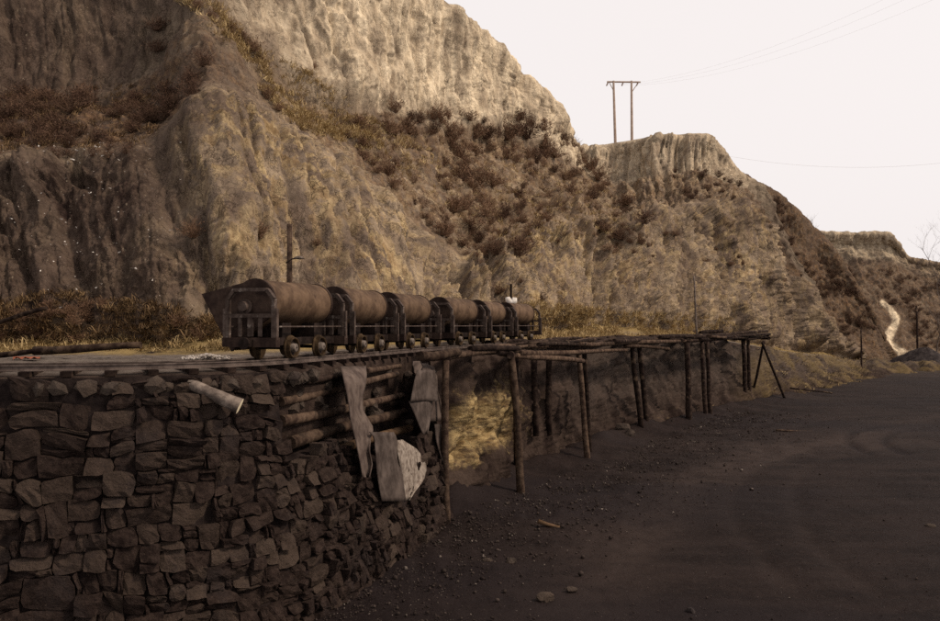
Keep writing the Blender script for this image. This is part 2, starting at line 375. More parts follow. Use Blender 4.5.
for p, r in CL:
    rows = [W(p, y, d) for y, d in r]
    f = rows[0].copy(); f[2] -= 3.0; f[1] -= .4
    top = rows[-1]; bk = top.copy(); bk[1] += 12; bk[0] += 12*(p-470)/FPX - 3; bk[2] += .4
    bk2 = bk.copy(); bk2[1] += 60; bk2[0] += -10
    CC.append([f]+rows+[bk, bk2])
CC = np.array(CC)
def cliff_disp(G, q, v, near_amp=1.0):
    n = normals(G)
    if n[..., 1].mean() > 0: n = -n
    d = np.clip(project(G)[2], 15, 250); k = np.clip(d/40, .6, 2.2)[..., None]
    Pv = G*np.array([1, 1, .22])
    gul = fbm(Pv, .32, 4, 3, .55, True)                 # vertical ribs and gullies
    lump = fbm(G, .22, 4, 9)
    crag = fbm(G*np.array([1, 1, .55]), .95, 5, 21, .6, True)
    fine = fbm(G, 3.1, 3, 33, .6)
    return n, gul, lump, crag, fine, k[..., 0]
q, v, G = surface(cpx, CC, 1150, [6, 100, 72, 60, 54, 72, 76, 6, 4])
n, gul, lump, crag, fine, kk = cliff_disp(G, q, v)
vr = v[None, :]*np.ones((len(q), 1)); qq = q[:, None]*np.ones((1, len(v)))
bench = sstep(2.9, 3.4, vr)*(1-sstep(4.7, 5.1, vr)); upper = sstep(4.8, 5.2, vr)*(1-sstep(6.95, 7.1, vr)); lower = sstep(.8, 1.3, vr)*(1-sstep(2.8, 3.2, vr))
mid_ = G[:, 120, :2]; SA = np.r_[0, np.cumsum(np.linalg.norm(np.diff(mid_, axis=0), axis=1))][:, None]*np.ones((1, len(v)))
zz = G[..., 2]
def flute(fs, fz, slant, seed, warp=1.0):
    a = SA + zz*slant + warp*fbm(G, .22, 3, seed+50); return np.abs(vnoise(np.stack([a*fs, zz*fz, 0*zz+seed], -1), seed))
lowd = 1.0*flute(.17, .03, .25, 3, 2)**.7 + 1.2*flute(.45, .04, .2, 5)**.7 + .6*flute(1.3, .10, .15, 7, .5)**.8 + .14*flute(4, .6, .1, 9, .3)
upd = 1.1*flute(.16, .03, 0, 13, 2.5) + .38*flute(.6, .06, 0, 15, 1.6) + .25*flute(1.8, .16, 0, 17, .8) + .10*flute(5, .3, 0, 19, .2)
bed = np.abs(vnoise(np.stack([G[..., 0]*.12, G[..., 1]*.12, zz*1.5+lump], -1), 23))
crag2 = fbm(G*np.array([1, 1, .7]), 1.6, 5, 27, .65, True)
def plates(P, f, oct_, seed, k, soft=.3):
    """slabs with sharp broken edges"""
    m_ = fbm(P, f, oct_, seed, .5)*k; fl = np.floor(m_); return (fl+sstep(.5-soft, .5+soft, m_-fl))/k
wx = .9*fbm(G, .35, 3, 171); PF = np.stack([SA+wx+zz*.12, zz*.22+.3*lump, 0*zz+3.3], -1)     # along the face / down the fall line
slab1 = plates(PF, .42, 3, 151, 5, .16)
slab2 = plates(PF*np.array([1, 1.6, 1]), 1.3, 3, 155, 4, .2)
slab3 = .6*plates(PF*np.array([1, 2.4, 1]), 3.6, 2, 159, 3, .25)+.4*plates(G*np.array([1, 1, .6]), 3.2, 2, 160, 3, .25)
taper = 1-(.55+.35*sstep(575, 600, qq))*sstep(6.3, 7.0, vr)
rg = sstep(-.25, .25, fbm(G, .18, 2, 163))                     # crags here, smooth scree there
disp = (lower*(lowd-.9) + upper*(1.4*upd-.7+.08*bed) + bench*(.8*lump+.5*flute(.3, .1, .4, 29)+.25*crag-.3) + .25*lump*lower
        + (1.6*slab1+.6*slab2+.24*slab3)*(lower*(.25+.75*rg)+.36*upper+.35*bench) + .19*crag2*(lower+.3*upper+.6*bench) + .03*fine)
G = G + n*(disp*taper*np.clip(kk, .75, 1.5))[..., None]
PXG, PYG, DG = project(G)
# what the ground is made of by place, plus shade painted on the left
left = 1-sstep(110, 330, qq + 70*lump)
ochre = lower*(sstep(150, 250, qq)*(1-.35*sstep(540, 640, qq))) * (.55+.6*sstep(-.1, .35, fbm(G, .35, 3, 5)))
ochre = np.clip(ochre + .35*bench*sstep(250, 300, qq) + .5*left*lower*.35, 0, 1)
dark = np.clip(left*(.92*lower+.95*bench+.9*upper) + .22*lower*sstep(-.2, .5, fbm(G*np.array([1, 1, .3]), .5, 3, 15)), 0, 1)  # coal dust on the left, deepened to carry its shade in the colour
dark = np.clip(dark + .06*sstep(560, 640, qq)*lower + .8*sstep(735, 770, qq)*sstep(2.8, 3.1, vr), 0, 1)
veg = np.clip(bench*sstep(260, 330, qq)*.75 + left*bench*.9 + .8*(1-sstep(1.0, 1.35, vr+.1*lump))*(1-sstep(430, 520, qq)) + .5*sstep(.15, .5, lump)*lower*sstep(480, 560, qq), 0, 1)
pale = np.clip(upper*(.85-.35*sstep(560, 620, qq))*(1-left), 0, 1)
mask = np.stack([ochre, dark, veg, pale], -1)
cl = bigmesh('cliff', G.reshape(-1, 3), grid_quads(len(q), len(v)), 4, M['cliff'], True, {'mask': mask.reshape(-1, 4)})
tag(cl, 'tall eroded loess cliff rising behind the row of wagons', kind='structure')
CLIFF = (PXG, PYG, DG, G)

def far_surface(name, ST, nu, rows, amp, maskf, label):
    px = np.array([s[0] for s in ST], float); C = []
    for p, r in ST:
        R_ = [W(p, y, d) for y, d in r]; f = R_[0].copy(); f[2] -= 4
        bk = R_[-1].copy(); bk[1] += 40; bk[0] += 40*(p-470)/FPX
        C.append([f]+R_+[bk])
    q, v, G = surface(px, np.array(C), nu, [4]+rows+[4])
    n, gul, lump, crag, fine, kk = cliff_disp(G, q, v)
    vr = v[None, :]*np.ones((len(q), 1)); tp = 1-.6*sstep(len(rows)+.6, len(rows)+1, vr)
    G = G + n*(amp*(gul+.6*crag+.5*lump+.2*fine)*tp)[..., None]
    m = maskf(q[:, None]*np.ones((1, len(v))), vr, lump, G)
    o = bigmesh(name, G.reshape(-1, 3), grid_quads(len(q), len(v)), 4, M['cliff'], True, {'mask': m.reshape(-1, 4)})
    tag(o, label, kind='structure'); a, b, c = project(G); return (a, b, c, G)
MID = far_surface('brush_slope', [
 (735, [(352,112),(270,118),(215,122),(172,126)]),
 (772, [(354,114),(285,121),(230,126),(189,130)]),
 (800, [(356,116),(300,124),(250,130),(214,135)]),
 (818, [(357,119),(310,127),(265,133),(232,138)]),
 (842, [(358,120),(322,128),(288,133),(262,137)]),
 (868, [(360,122),(338,128),(318,132),(303,136)]),
 (884, [(362,126),(352,130),(346,133),(340,136)]),
 (896, [(364,140),(362,142),(360,144),(358,146)])], 200, [40, 40, 40], .7,
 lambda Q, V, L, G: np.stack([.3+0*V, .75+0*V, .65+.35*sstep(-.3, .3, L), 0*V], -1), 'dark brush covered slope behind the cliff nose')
PWAY = np.array([(882,303),(890,309),(897,318),(894,327),(889,335),(888,342),(895,349),(903,356),(909,364)], float)
def pathmask(G):
    a, b, _ = project(G); d = np.full(a.shape, 1e9); w = 0*a
    for i, (p, r) in enumerate(zip(PWAY[:-1], PWAY[1:])):
        e = r-p; t = np.clip(((a-p[0])*e[0]+(b-p[1])*e[1])/(e@e), 0, 1); k = np.hypot(a-p[0]-e[0]*t, b-p[1]-e[1]*t); m_ = k < d; w = np.where(m_, 3.0+.45*(i+t), w); d = np.minimum(d, k)
    return 1-sstep(.55, 1.25, (d+1.6*fbm(G, .35, 3, 201))/w)
def farmask(Q, V, L, G):
    pm = pathmask(G)
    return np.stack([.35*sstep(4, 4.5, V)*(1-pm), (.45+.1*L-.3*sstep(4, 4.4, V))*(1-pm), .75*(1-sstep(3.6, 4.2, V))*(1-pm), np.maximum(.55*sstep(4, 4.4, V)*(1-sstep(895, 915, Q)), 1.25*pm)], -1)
FAR = far_surface('far_cliff', [
 (740, [(356,168),(300,180),(268,187),(258,189),(246,190),(236,191)]),
 (812, [(356,168),(300,180),(268,187),(258,189),(246,190),(232,191)]),
 (850, [(357,167),(305,179),(272,186),(262,188),(246,190),(233,191)]),
 (888, [(358,166),(310,178),(276,185),(264,188),(248,190),(233,191)]),
 (897, [(358,166),(312,178),(278,185),(266,188),(254,190),(242,191)]),
 (908, [(358,166),(314,178),(282,185),(272,188),(264,190),(257,192)]),
 (922, [(358,166),(316,178),(286,185),(277,188),(268,190),(261,192)]),
 (960, [(359,166),(320,176),(290,183),(280,186),(272,189),(264,192)]),
 (1060, [(360,164),(320,172),(290,178),(280,182),(268,186),(256,190)]),
 (1240, [(362,160),(320,166),(285,172),(270,176),(255,180),(235,184)])], 520, [40, 36, 14, 26, 26], .8,
 farmask, 'distant flat topped cliff at the valley head')

# ------------------------------------------------------------------ track line (near rail), wall line
NR = np.array([(-18,12.35),(-14,12.5),(-10,12.8),(-7,13.2),(-5.5,13.65),(-4.5,14.25),(-3.8,15.05),(-3.35,16.0),(-2.9,17.5),(-2.4,19.3),(-1.8,21.5),(-1.15,23.6),(-.4,25.7),(.5,28),(1.3,30.4),(2.2,32.6),(3.3,35),(5,38.5),(7.5,42.5),(10.5,46.5),(14,50.5),(19.5,56)], float)
def resample(P, step):
    s0 = np.r_[0, np.cumsum(np.linalg.norm(np.diff(P, axis=0), axis=1))]
    f = hermite(s0, P, np.linspace(0, s0[-1], int(s0[-1]/.05)))
    s1 = np.r_[0, np.cumsum(np.linalg.norm(np.diff(f, axis=0), axis=1))]
    n = int(s1[-1]/step); q = np.linspace(0, s1[-1], n)
    return q, np.stack([np.interp(q, s1, f[:, k]) for k in range(2)], 1)
TS, TP = resample(NR, .1)
TT = np.gradient(TP, axis=0); TT /= np.linalg.norm(TT, axis=1, keepdims=True)
TR = np.stack([TT[:, 1], -TT[:, 0]], 1)                      # to the right of travel = towards the viewer
RAILZ = CAMZ-.63; GAUGE = .75
def track(s, off=0.0):
    """point on the near rail at arclength s moved off to the right, and heading"""
    p = np.array([np.interp(s, TS, TP[:, k]) for k in (0, 1)]); r = np.array([np.interp(s, TS, TR[:, k]) for k in (0, 1)])
    r /= np.linalg.norm(r); return p + r*off, np.array([-r[1], r[0]])
def s_at_Y(y): return float(np.interp(y, TP[:, 1], TS))
WL = TP + TR*.55
wend = int(np.argmax(WL[:, 1] > 22.3)); WL = WL[:wend]; WN = TR[:wend]
WS = np.r_[0, np.cumsum(np.linalg.norm(np.diff(WL, axis=0), axis=1))]
WTOP = 4.36; BATTER = .115; WH = 4.75
def wallpt(u, v, out=0.0):
    u = np.asarray(u, float); v = np.asarray(v, float)
    p = np.stack([np.interp(u, WS, WL[:, k]) for k in (0, 1)], -1); n = np.stack([np.interp(u, WS, WN[:, k]) for k in (0, 1)], -1)
    n = n/np.linalg.norm(n, axis=-1, keepdims=True)
    o = (BATTER*np.maximum(v, 0)+out)[..., None]
    return np.concatenate([p+n*o, (WTOP-v)[..., None]], -1)
_pu, _, _pd = project(wallpt(WS, np.zeros_like(WS)+1.0))
def u_of_px(px): return float(np.interp(px, _pu, WS))
def wall_at(px, py, out=0.0):
    """point of the wall face seen at a pixel"""
    u, v = u_of_px(px), 1.0
    for _ in range(12):
        a, b, d = project(wallpt(np.array(u), np.array(v), np.array(out)))
        v += float(py-b)*d/FPX; 
        uu = np.array([u-.3, u+.3]); aa = project(wallpt(uu, np.array([v, v]), np.array([out, out])))[0]
        u += float(px-a)/max((aa[1]-aa[0])/.6, 5)
        u = min(max(u, 0), WS[-1])
    return wallpt(np.array(u), np.array(v), np.array(out)), u, v

# ------------------------------------------------------------------ earth bank and bench
BK = [ # px, foot(py,d), mid, lip
 (450, (505,23.6),(430,24.3),(350,25.4)), (480, (492,25.6),(425,26.6),(350,27.6)), (515, (476,28.6),(420,29.9),(351,31.0)),
 (548, (465,31),(400,33),(350,35.5)), (582, (453,34),(395,36.8),(346,40)), (620, (440,37.8),(386,41),(342,45)),
 (660, (430,41.3),(381,45.5),(340,50)), (710, (417,47.2),(376,52),(341,58)), (750, (407,53),(373,59),(346,65)),
 (790, (396,59.5),(374,67),(354,74)), (830, (386,67),(372,76),(358,84)), (875, (377,78),(368,87),(361,93)), (930, (373,88),(368,94),(365,99)), (1010, (372,92),(369,97),(367,101)), (1150, (372,94),(370,98),(369,101))]
bpx, BC = [], []
def cliff_foot(px):
    r = hermite(cpx, CC[:, 1], np.array([float(min(px, 842))]))[0]; return r
for ppx, d in ((-220,12.2),(-100,12.5),(0,12.85),(80,13.1),(150,13.4),(205,13.9),(250,14.5),(290,15.5),(320,16.5),(355,18.4),(385,20.3),(420,23.0)):
    lip = WZ(ppx, d+.05, 4.33); foot = lip.copy(); foot[2] = -.5; mid = lip.copy(); mid[2] = 2.2
    cf = cliff_foot(ppx)
    b1 = lip*.45+cf*.55; b1[2] = 4.42; b2 = lip*.12+cf*.88; b2[2] = cf[2]*.55+4.45*.45
    e = cf.copy(); e[1] += 3; e[2] += 1.2
    bpx.append(ppx); BC.append([foot, mid, lip, b1, b2, e])
for ppx, f, m_, l_ in BK:
    foot, mid, lip = W(ppx, *f), W(ppx, *m_), W(ppx, *l_); cf = cliff_foot(ppx)
    foot[2] -= .5
    b1 = lip*.6+cf*.4; b1[2] = lip[2]*.8+cf[2]*.2; b2 = lip*.15+cf*.85; b2[2] = cf[2]*.75+lip[2]*.25
    e = cf.copy(); e[1] += 3; e[2] += .8
    if ppx > 842: b1 = lip+np.array([0, 5, -.7]); b2 = lip+np.array([0, 9, -1.6]); e = lip+np.array([0, 14, -3.0])
    bpx.append(ppx); BC.append([foot, mid, lip, b1, b2, e])
bpx = np.array(bpx, float); BC = np.array(BC)
q, v, B = surface(bpx, BC, 760, [60, 50, 36, 26, 14])
vr = v[None, :]*np.ones((len(q), 1)); qq = q[:, None]*np.ones((1, len(v)))
nb = normals(B); nb = np.where(nb[..., 2:3] + -.5*nb[..., 1:2] < 0, -nb, nb)
face = (1-sstep(1.75, 2.05, vr))*sstep(430, 455, qq); benchm = sstep(2.3, 3.2, vr)
gul = fbm(B*np.array([1, 1, .25]), .8, 4, 41, .55, True); lump = fbm(B, .5, 4, 44); fine = fbm(B, 3.5, 4, 47, .6)
cr = fbm(B*np.array([1, 1, .6]), 1.5, 5, 43, .6, True); rib = np.abs(vnoise(np.stack([qq*.055+.8*lump, B[..., 2]*.3, 0*qq], -1), 46))
B = B + nb*(face*(.32*gul+.45*lump+.12*fine+.30*cr+.55*rib-.25) + benchm*(.22*lump*sstep(3.2, 4, vr)+.03*fine) + .02*fine)[..., None]
PB = project(B)
big = fbm(B, .55, 3, 49)
yel = np.clip(face*sstep(428, 450, qq)*(1-sstep(485, 560, qq+26*big))*sstep(.35, .85, vr+.25*big)*(1-sstep(1.0, 1.75, vr+.35*big)), 0, 1)
yel = np.clip(yel + .3*face*sstep(540, 580, qq)*sstep(.0, .5, lump+.4*(1-vr))*(1-sstep(.4, .8, vr)), 0, 1)
greyb = np.clip(sstep(2.05, 2.3, vr)*(1-sstep(3.6, 4.1, vr)) + .25*face*sstep(520, 600, qq)*sstep(.2, 1.4, vr), 0, 1)
grs = np.clip(sstep(3.3, 4.0, vr+.3*lump)*(1-.5*sstep(840, 880, qq)) + .35*sstep(720, 780, qq)*sstep(-.2, .3, lump), 0, 1)
mask = np.stack([yel, greyb, grs, 0*vr], -1)
o = bigmesh('earth_bank', B.reshape(-1, 3), grid_quads(len(q), len(v)), 4, M['earth'], True, {'mask': mask.reshape(-1, 4)})
tag(o, 'sooty earth bank with an ochre face carrying the track', kind='structure')
BANK = (PB[0], PB[1], PB[2], B)

# ------------------------------------------------------------------ yard ground
FT = np.array([W(p, *f)[:2] for p, f, _, _ in BK[:10]])
def gz(x, y):
    x = np.asarray(x, float); y = np.asarray(y, float)
    P = np.stack(np.broadcast_arrays(x, y, 0*x), -1)
    h = .25*sstep(60, 90, y) - 1.9*sstep(105, 160, y)
    h = h + .07*fbm(P, .3, 3, 61) + .03*fbm(P, 1.7, 3, 64)
    fd = np.full(np.shape(h), 1e9)
    for a, b in zip(FT[:-1], FT[1:]):
        ab = b-a; tt_ = np.clip(((x-a[0])*ab[0]+(y-a[1])*ab[1])/(ab@ab), 0, 1); fd = np.minimum(fd, np.hypot(x-a[0]-ab[0]*tt_, y-a[1]-ab[1]*tt_))
    return h + (.5+.3*fbm(P, .5, 3, 90))*np.exp(-fd/1.0)
nu, nv = 560, 460
ang = np.linspace(-1.0, 1.0, nu); dep = 1.5*np.exp(np.linspace(0, math.log(240/1.5), nv))
A_, D_ = np.meshgrid(ang, dep, indexing='ij')
X, Y = A_*D_*1.1, D_-1.0
Z = gz(X, Y)
Pg = np.stack([X, Y, 0*X], -1)
# spoil sloping up against the foot of wall and posts
ruts = .035*np.abs(fbm(Pg*np.array([.25, 1.6, 1]), .8, 3, 93))*sstep(12, 20, Y); worn = np.zeros_like(X)
def arc(cx, cy, r, w, a0, a1, depth, wn):
    global ruts, worn
    rr = np.hypot(X-cx, Y-cy)+.25*fbm(Pg, .25, 2, int(abs(cx*7)+r)); th = np.degrees(np.arctan2(Y-cy, X-cx))
    k = np.exp(-((rr-r)/w)**2)*sstep(a0, a0+8, th)*(1-sstep(a1-8, a1, th))
    ruts -= depth*k; worn += wn*k
for cx, cy, r, w, a0, a1, dp, wn in ((34,16,26,.30,120,215,.05,.25),(34,16,27.7,.30,120,215,.05,.25),(40,8,38,.9,110,200,.02,.55),(30,34,16,.35,95,230,.05,.35),(30,34,17.6,.35,95,230,.05,.35),
      (27,34,9.2,.22,110,250,.08,-.5),(27,34,10.8,.22,110,250,.08,-.5),(27,34,10,.5,110,250,0,.3),(60,-5,62,1.2,100,170,.02,.5),(26,4,17,.3,80,200,.04,.2),(26,4,18.6,.3,80,200,.04,.2)):
    arc(cx, cy, r, w, a0, a1, dp, wn)
rough = 1-sstep(0, 6, np.abs(X-(Y-22)*.58+.8)-1.5)                     # rubbly strip below wall and trestle
Z = Z + ruts + rough*(.09*fbm(Pg, 1.4, 4, 71)+.05*fbm(Pg, 4.5, 3, 74)) + .012*fbm(Pg, 6, 3, 77)
worn0 = worn.copy(); worn = np.clip(worn + .5*sstep(.1, .5, fbm(Pg*np.array([.5, 1.4, 1]), .12, 3, 81))*sstep(14, 26, Y) + .25*sstep(58, 75, Y), 0, 1)
darkg = np.clip(np.maximum(-worn0, 0) + .55*sstep(.1, .45, fbm(Pg*np.array([.35, 1, 1]), .16, 3, 85)) + .5*(1-sstep(10, 17, Y)) + .3*sstep(8, 16, X)*(1-sstep(18, 30, Y)), 0, .85)
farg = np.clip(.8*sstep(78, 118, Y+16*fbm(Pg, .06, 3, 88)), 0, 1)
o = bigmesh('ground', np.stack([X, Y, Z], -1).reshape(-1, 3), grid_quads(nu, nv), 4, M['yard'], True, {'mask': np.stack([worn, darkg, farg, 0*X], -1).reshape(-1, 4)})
tag(o, 'black coal dust yard with tyre tracks', kind='structure')

def nearest(S, px, py):
    a, b, G_ = S[0][::2, ::2], S[1][::2, ::2], S[3][::2, ::2]; k = (a-px)**2+(b-py)**2; i = np.unravel_index(np.argmin(k), k.shape); return G_[i], float(k[i])**.5
# ------------------------------------------------------------------ stone wall
wall = empty('stone_wall', tuple(wallpt(np.array(WS[-1]*.6), np.array(WH), np.array(0.0))))
tag(wall, 'sooty dry stone retaining wall below the track, partly collapsed', 'wall')
W0 = Vector(wall.location)
uC0, uC1 = u_of_px(284), u_of_px(452)
def vgap(u):
    t = (np.asarray(u, float)-uC0)/(uC1-uC0); return np.where((t > 0) & (t < 1), 1.62+.75*t-.25*np.sin(t*9), 0.0)
us = np.linspace(0, WS[-1], 260); vvv = np.linspace(-.02, WH, 90)
U, V_ = np.meshgrid(us, vvv, indexing='ij')
rec = -.07 - .62*sstep(-.12, .12, vgap(U)-V_)*sstep(0, .25, U-uC0)
Pb = wallpt(U, V_, rec); Pb += (fbm(Pb, 1.8, 4, 91)*(.03+.28*(rec < -.2)))[..., None]*np.array([.7, -.7, .3])
o = bigmesh('packed_fill', Pb.reshape(-1, 3)-np.array(W0), grid_quads(260, 90), 4, M['soot'], True); o.parent = wall

cells = []
def split(u0, u1, v0, v1):
    uc = (u0+u1)/2; t = min(max((uc-u_of_px(0))/(u_of_px(330)-u_of_px(0)), 0), 1)
    t2 = min(max((uc-u_of_px(300))/(u_of_px(430)-u_of_px(300)), 0), 1); tw = .62*(1-t)+.37*t+.15*t2; th = tw*(.64-.04*t2)
    w, h = u1-u0, v1-v0
    if w < tw*random.uniform(.75, 1.5) and h < th*random.uniform(.75, 1.6): 
        k = random.random(); c = random.uniform(.2, .34)
        if k < .13: cells.extend([(u0, u1, v0, v0+h*c), (u0, u1, v0+h*c, v1)])
        elif k < .24: cells.extend([(u0, u0+w*c, v0, v1), (u0+w*c, u1, v0, v1)])
        elif k < .30: cells.extend([(u0, u0+w*c, v0, v0+h*.45), (u0, u0+w*c, v0+h*.45, v1), (u0+w*c, u1, v0, v1)])
        else: cells.append((u0, u1, v0, v1))
        return
    r = random.uniform(.36, .64)
    if w/tw > h/th*random.uniform(.8, 1.25): m_ = u0+w*r; split(u0, m_, v0, v1); split(m_, u1, v0, v1)
    else: m_ = v0+h*r; split(u0, u1, v0, m_); split(u0, u1, m_, v1)
ustart = u_of_px(-45)
k = 0
rows_ = [0]
while rows_[-1] < WH: rows_.append(rows_[-1]+random.uniform(.62, 1.0))
for a, b in zip(rows_[:-1], rows_[1:]): split(ustart, WS[-1], a, b)
def stone(u0, u1, v0, v1):
    nu_, nv_ = 5, 4; gap = random.uniform(-.004, .012); proud = random.uniform(-.04, .075)*(1.7 if random.random() < .16 else 1)
    tiltu, tiltv = random.uniform(-.05, .05), random.uniform(-.06, .06); rot = random.uniform(-.12, .12); cut = [[random.choice((random.uniform(-.05, .1), random.uniform(-.05, .1), random.uniform(.1, .32))) for _ in range(2)] for _ in range(2)]
    hw, hh = (u1-u0)/2-gap, (v1-v0)/2-gap; uc, vc = (u0+u1)/2, (v0+v1)/2
    UU, VV, OO = [], [], []
    sx, sy = random.uniform(-.12, .12), random.uniform(-.12, .12)
    for i in range(nu_):
        for j in range(nv_):
            a, b = -1+2*i/(nu_-1), -1+2*j/(nv_-1); e = max(abs(a), abs(b))
            c = cut[a > 0][b > 0]*abs(a*b)**1.5
            x, y = a*(1-c+sx*b*.5)*hw, b*(1-c+sy*a*.5)*hh
            inner = abs(a) < .9 and abs(b) < .9
            if inner: x += random.uniform(-.1, .1)*hw; y += random.uniform(-.1, .1)*hh
            x, y = x*math.cos(rot)-y*math.sin(rot), x*math.sin(rot)+y*math.cos(rot)
            UU.append(uc+x); VV.append(vc+y)
            OO.append(proud + tiltu*a + tiltv*b + (random.uniform(-.005, .03) if inner else random.uniform(-.022, .016)))
    UU, VV, OO = map(np.array, (UU, VV, OO))
    Pw = np.stack([UU, VV, 0*UU], -1)
    UU = UU+.10*vnoise(Pw*1.5, 101)+.025*vnoise(Pw*6, 105); VV = VV+.09*vnoise(Pw*1.3+9, 103)+.025*vnoise(Pw*6, 107)
    ring = [i*nv_ for i in range(nu_)] + [(nu_-1)*nv_+j for j in range(1, nv_)] + [i*nv_+nv_-1 for i in range(nu_-2, -1, -1)] + [j for j in range(nv_-2, 0, -1)]
    P1 = wallpt(UU, VV, OO); P2 = wallpt(UU[ring], VV[ring], np.full(len(ring), -.16))
    F = [(i*nv_+j, (i+1)*nv_+j, (i+1)*nv_+j+1, i*nv_+j+1) for i in range(nu_-1) for j in range(nv_-1)]
    m_ = len(P1); L_ = len(ring)
    F += [(ring[(k+1) % L_], ring[k], m_+k, m_+(k+1) % L_) for k in range(L_)]
    return np.vstack([P1, P2]), F
ST = []
for (u0, u1, v0, v1) in cells:
    uc, vc = (u0+u1)/2, (v0+v1)/2; g = float(vgap(np.array(uc)))
    if vc < g+random.uniform(-.12, .05): continue
    if vc < .35 and random.random() < .22: continue
    V__, F__ = stone(u0, u1, v0, v1)
    a, b, d = project(V__[:20]); inside = (a > -5) & (a < 945) & (b < 626)
    area = (u1-u0)*(v1-v0)*inside.mean()*(abs(a.max()-a.min()))/(d.mean())
    ST.append((area, V__-np.array(W0), F__))
ST.sort(key=lambda s: -s[0])
for ar, V__, F__ in ST[:300]: obj('stone', V__, F__, M['stone'], wall)
mb = MB()
for ar, V__, F__ in ST[300:]: mb.add(V__, F__)
if mb.V: tag(mb.build('stone_courses', M['stone'], wall), None, kind='stuff')

def chunk(r, seed, flat=.7):
    """rock with broken faces: a ball of 80 facets planed off by random cuts"""
    rs = random.Random(seed); V, F = rock(1, seed, 1); V = [Vector(v)-Vector((0, 0, .5)) for v in V]; cache = {}; F2 = []
    def midp(a, b):
        k = (min(a, b), max(a, b))
        if k not in cache: cache[k] = len(V); V.append(((V[a]+V[b])/2)*1.12)
        return cache[k]
    for a, b, c in F:
        x, y, z = midp(a, b), midp(b, c), midp(c, a); F2 += [(a, x, z), (x, b, y), (z, y, c), (x, y, z)]
    for _ in range(7):
        n = Vector((rs.gauss(0, 1), rs.gauss(0, 1), rs.gauss(0, 1))).normalized(); h = rs.uniform(.42, .75)
        for v in V:
            k = v.dot(n)-h
            if k > 0: v -= n*k
    sx, sy = rs.uniform(.7, 1.3), rs.uniform(.7, 1.2)
    return [(v.x*r*sx+rs.uniform(-.03, .03)*r, v.y*r*sy, (v.z+.45)*r*flat) for v in V], F2
def rock(r, seed, flat=.7, n=2):
    """irregular angular rock, base near z=0"""
    rs = random.Random(seed); V = []
    t = (1+5**.5)/2
    ico = [(-1,t,0),(1,t,0),(-1,-t,0),(1,-t,0),(0,-1,t),(0,1,t),(0,-1,-t),(0,1,-t),(t,0,-1),(t,0,1),(-t,0,-1),(-t,0,1)]
    F = [(0,11,5),(0,5,1),(0,1,7),(0,7,10),(0,10,11),(1,5,9),(5,11,4),(11,10,2),(10,7,6),(7,1,8),(3,9,4),(3,4,2),(3,2,6),(3,6,8),(3,8,9),(4,9,5),(2,4,11),(6,2,10),(8,6,7),(9,8,1)]
    sx, sy = rs.uniform(.7, 1.2), rs.uniform(.7, 1.2)
    for x, y, z in ico:
        k = r/1.9*rs.uniform(.7, 1.15); V.append((x*k*sx, y*k*sy, (z*k+r*.5)*flat))
    return V, F
# loose blocks of the fallen part and along the wall top are stones of the same wall
for i in range(46):
    px = random.uniform(288, 440); py0 = random.uniform(372, 455)
    P_, u, v_ = wall_at(px, py0, -.45)
    if v_ > float(vgap(np.array(u)))+.1: continue
    Vr, Fr = rock(random.uniform(.10, .22), i, .9); obj('stone', (np.array(Vr)+P_-np.array([0, 0, .08])-np.array(W0)), Fr, M['rubble'], wall)
for i in range(42):
    u = random.uniform(u_of_px(-5), u_of_px(330)); P_ = wallpt(np.array(u), np.array(.12), np.array(random.uniform(-.25, .02)))
    Vr, Fr = rock(random.uniform(.09, .2), 100+i, .85); obj('stone', np.array(Vr)+P_-np.array(W0)-np.array([0, 0, .08]), Fr, M['rubble'], wall)

# logs packed into the gap
def log_between(name, a, b, r0, r1, m, label=None, cat=None, group=None, parent=None, seg=6, bend=.05, n=10, endmat=None):
    a, b = Vector(a), Vector(b); mb = MB(); L = (b-a).length; ax = (b-a).normalized()
    off = [Vector((random.uniform(-1, 1), random.uniform(-1, 1), random.uniform(-1, 1)))*bend for _ in range(3)]
    pts, rs_ = [], []
    for i in range(seg+1):
        t = i/seg; p = a.lerp(b, t) + off[0]*math.sin(math.pi*t) + off[1]*math.sin(2*math.pi*t)*.5
        pts.append(p-a); rs_.append((r0+(r1-r0)*t)*random.uniform(.93, 1.07))
    mb.tube(pts, rs_, n, True, .05)
    pl = parent.matrix_world.translation if parent is not None else None
    o = mb.build(name, m, parent, True); o.location = a
    if parent is not None: o.location = a-Vector(parent.location)
    # flat cut ends
    for p in o.data.polygons:
        if len(p.vertices) == n: p.use_smooth = False
    if endmat is not None:
        o.data.materials.append(endmat)
        for p in o.data.polygons:
            if len(p.vertices) == n and (Vector(o.data.vertices[p.vertices[0]].co)-(b-a)).length < .5*L: p.material_index = 1
    if label: tag(o, label, cat, group)
    return o
def wp(px, py, out): return wall_at(px, py, out)[0]
for (p0, p1, r, lab, mm) in (
  ((281,402),(397,374),.085,'uppermost long log wedged in the gap of the stone wall','wood'),
  ((281,421),(402,396),.10,'second log from the top in the gap of the stone wall','wood'),
  ((290,443),(404,412),.125,'thick third log down in the gap of the stone wall','wood'),
  ((297,463),(410,428),.105,'lowest of the long logs in the gap of the stone wall','wood_warm'),
  ((290,382),(350,376),.07,'short dark log under the rail above the stone wall gap','wood_dark'),
  ((366,371),(400,366),.07,'short log end beside the top of the pale belt','wood')):
    log_between('log', wp(*p0, -.30), wp(*p1, -.30), r, r*.85, M[mm], lab, 'log', 'logs packed into the wall gap', bend=.04)
log_between('sawn_log', wp(188,383,-.1), wp(240,406,.30), .085, .125, M['bark'], 'pale sawn log poking out of the top of the stone wall', 'log', seg=5, bend=.01, endmat=M['wood_pale'])

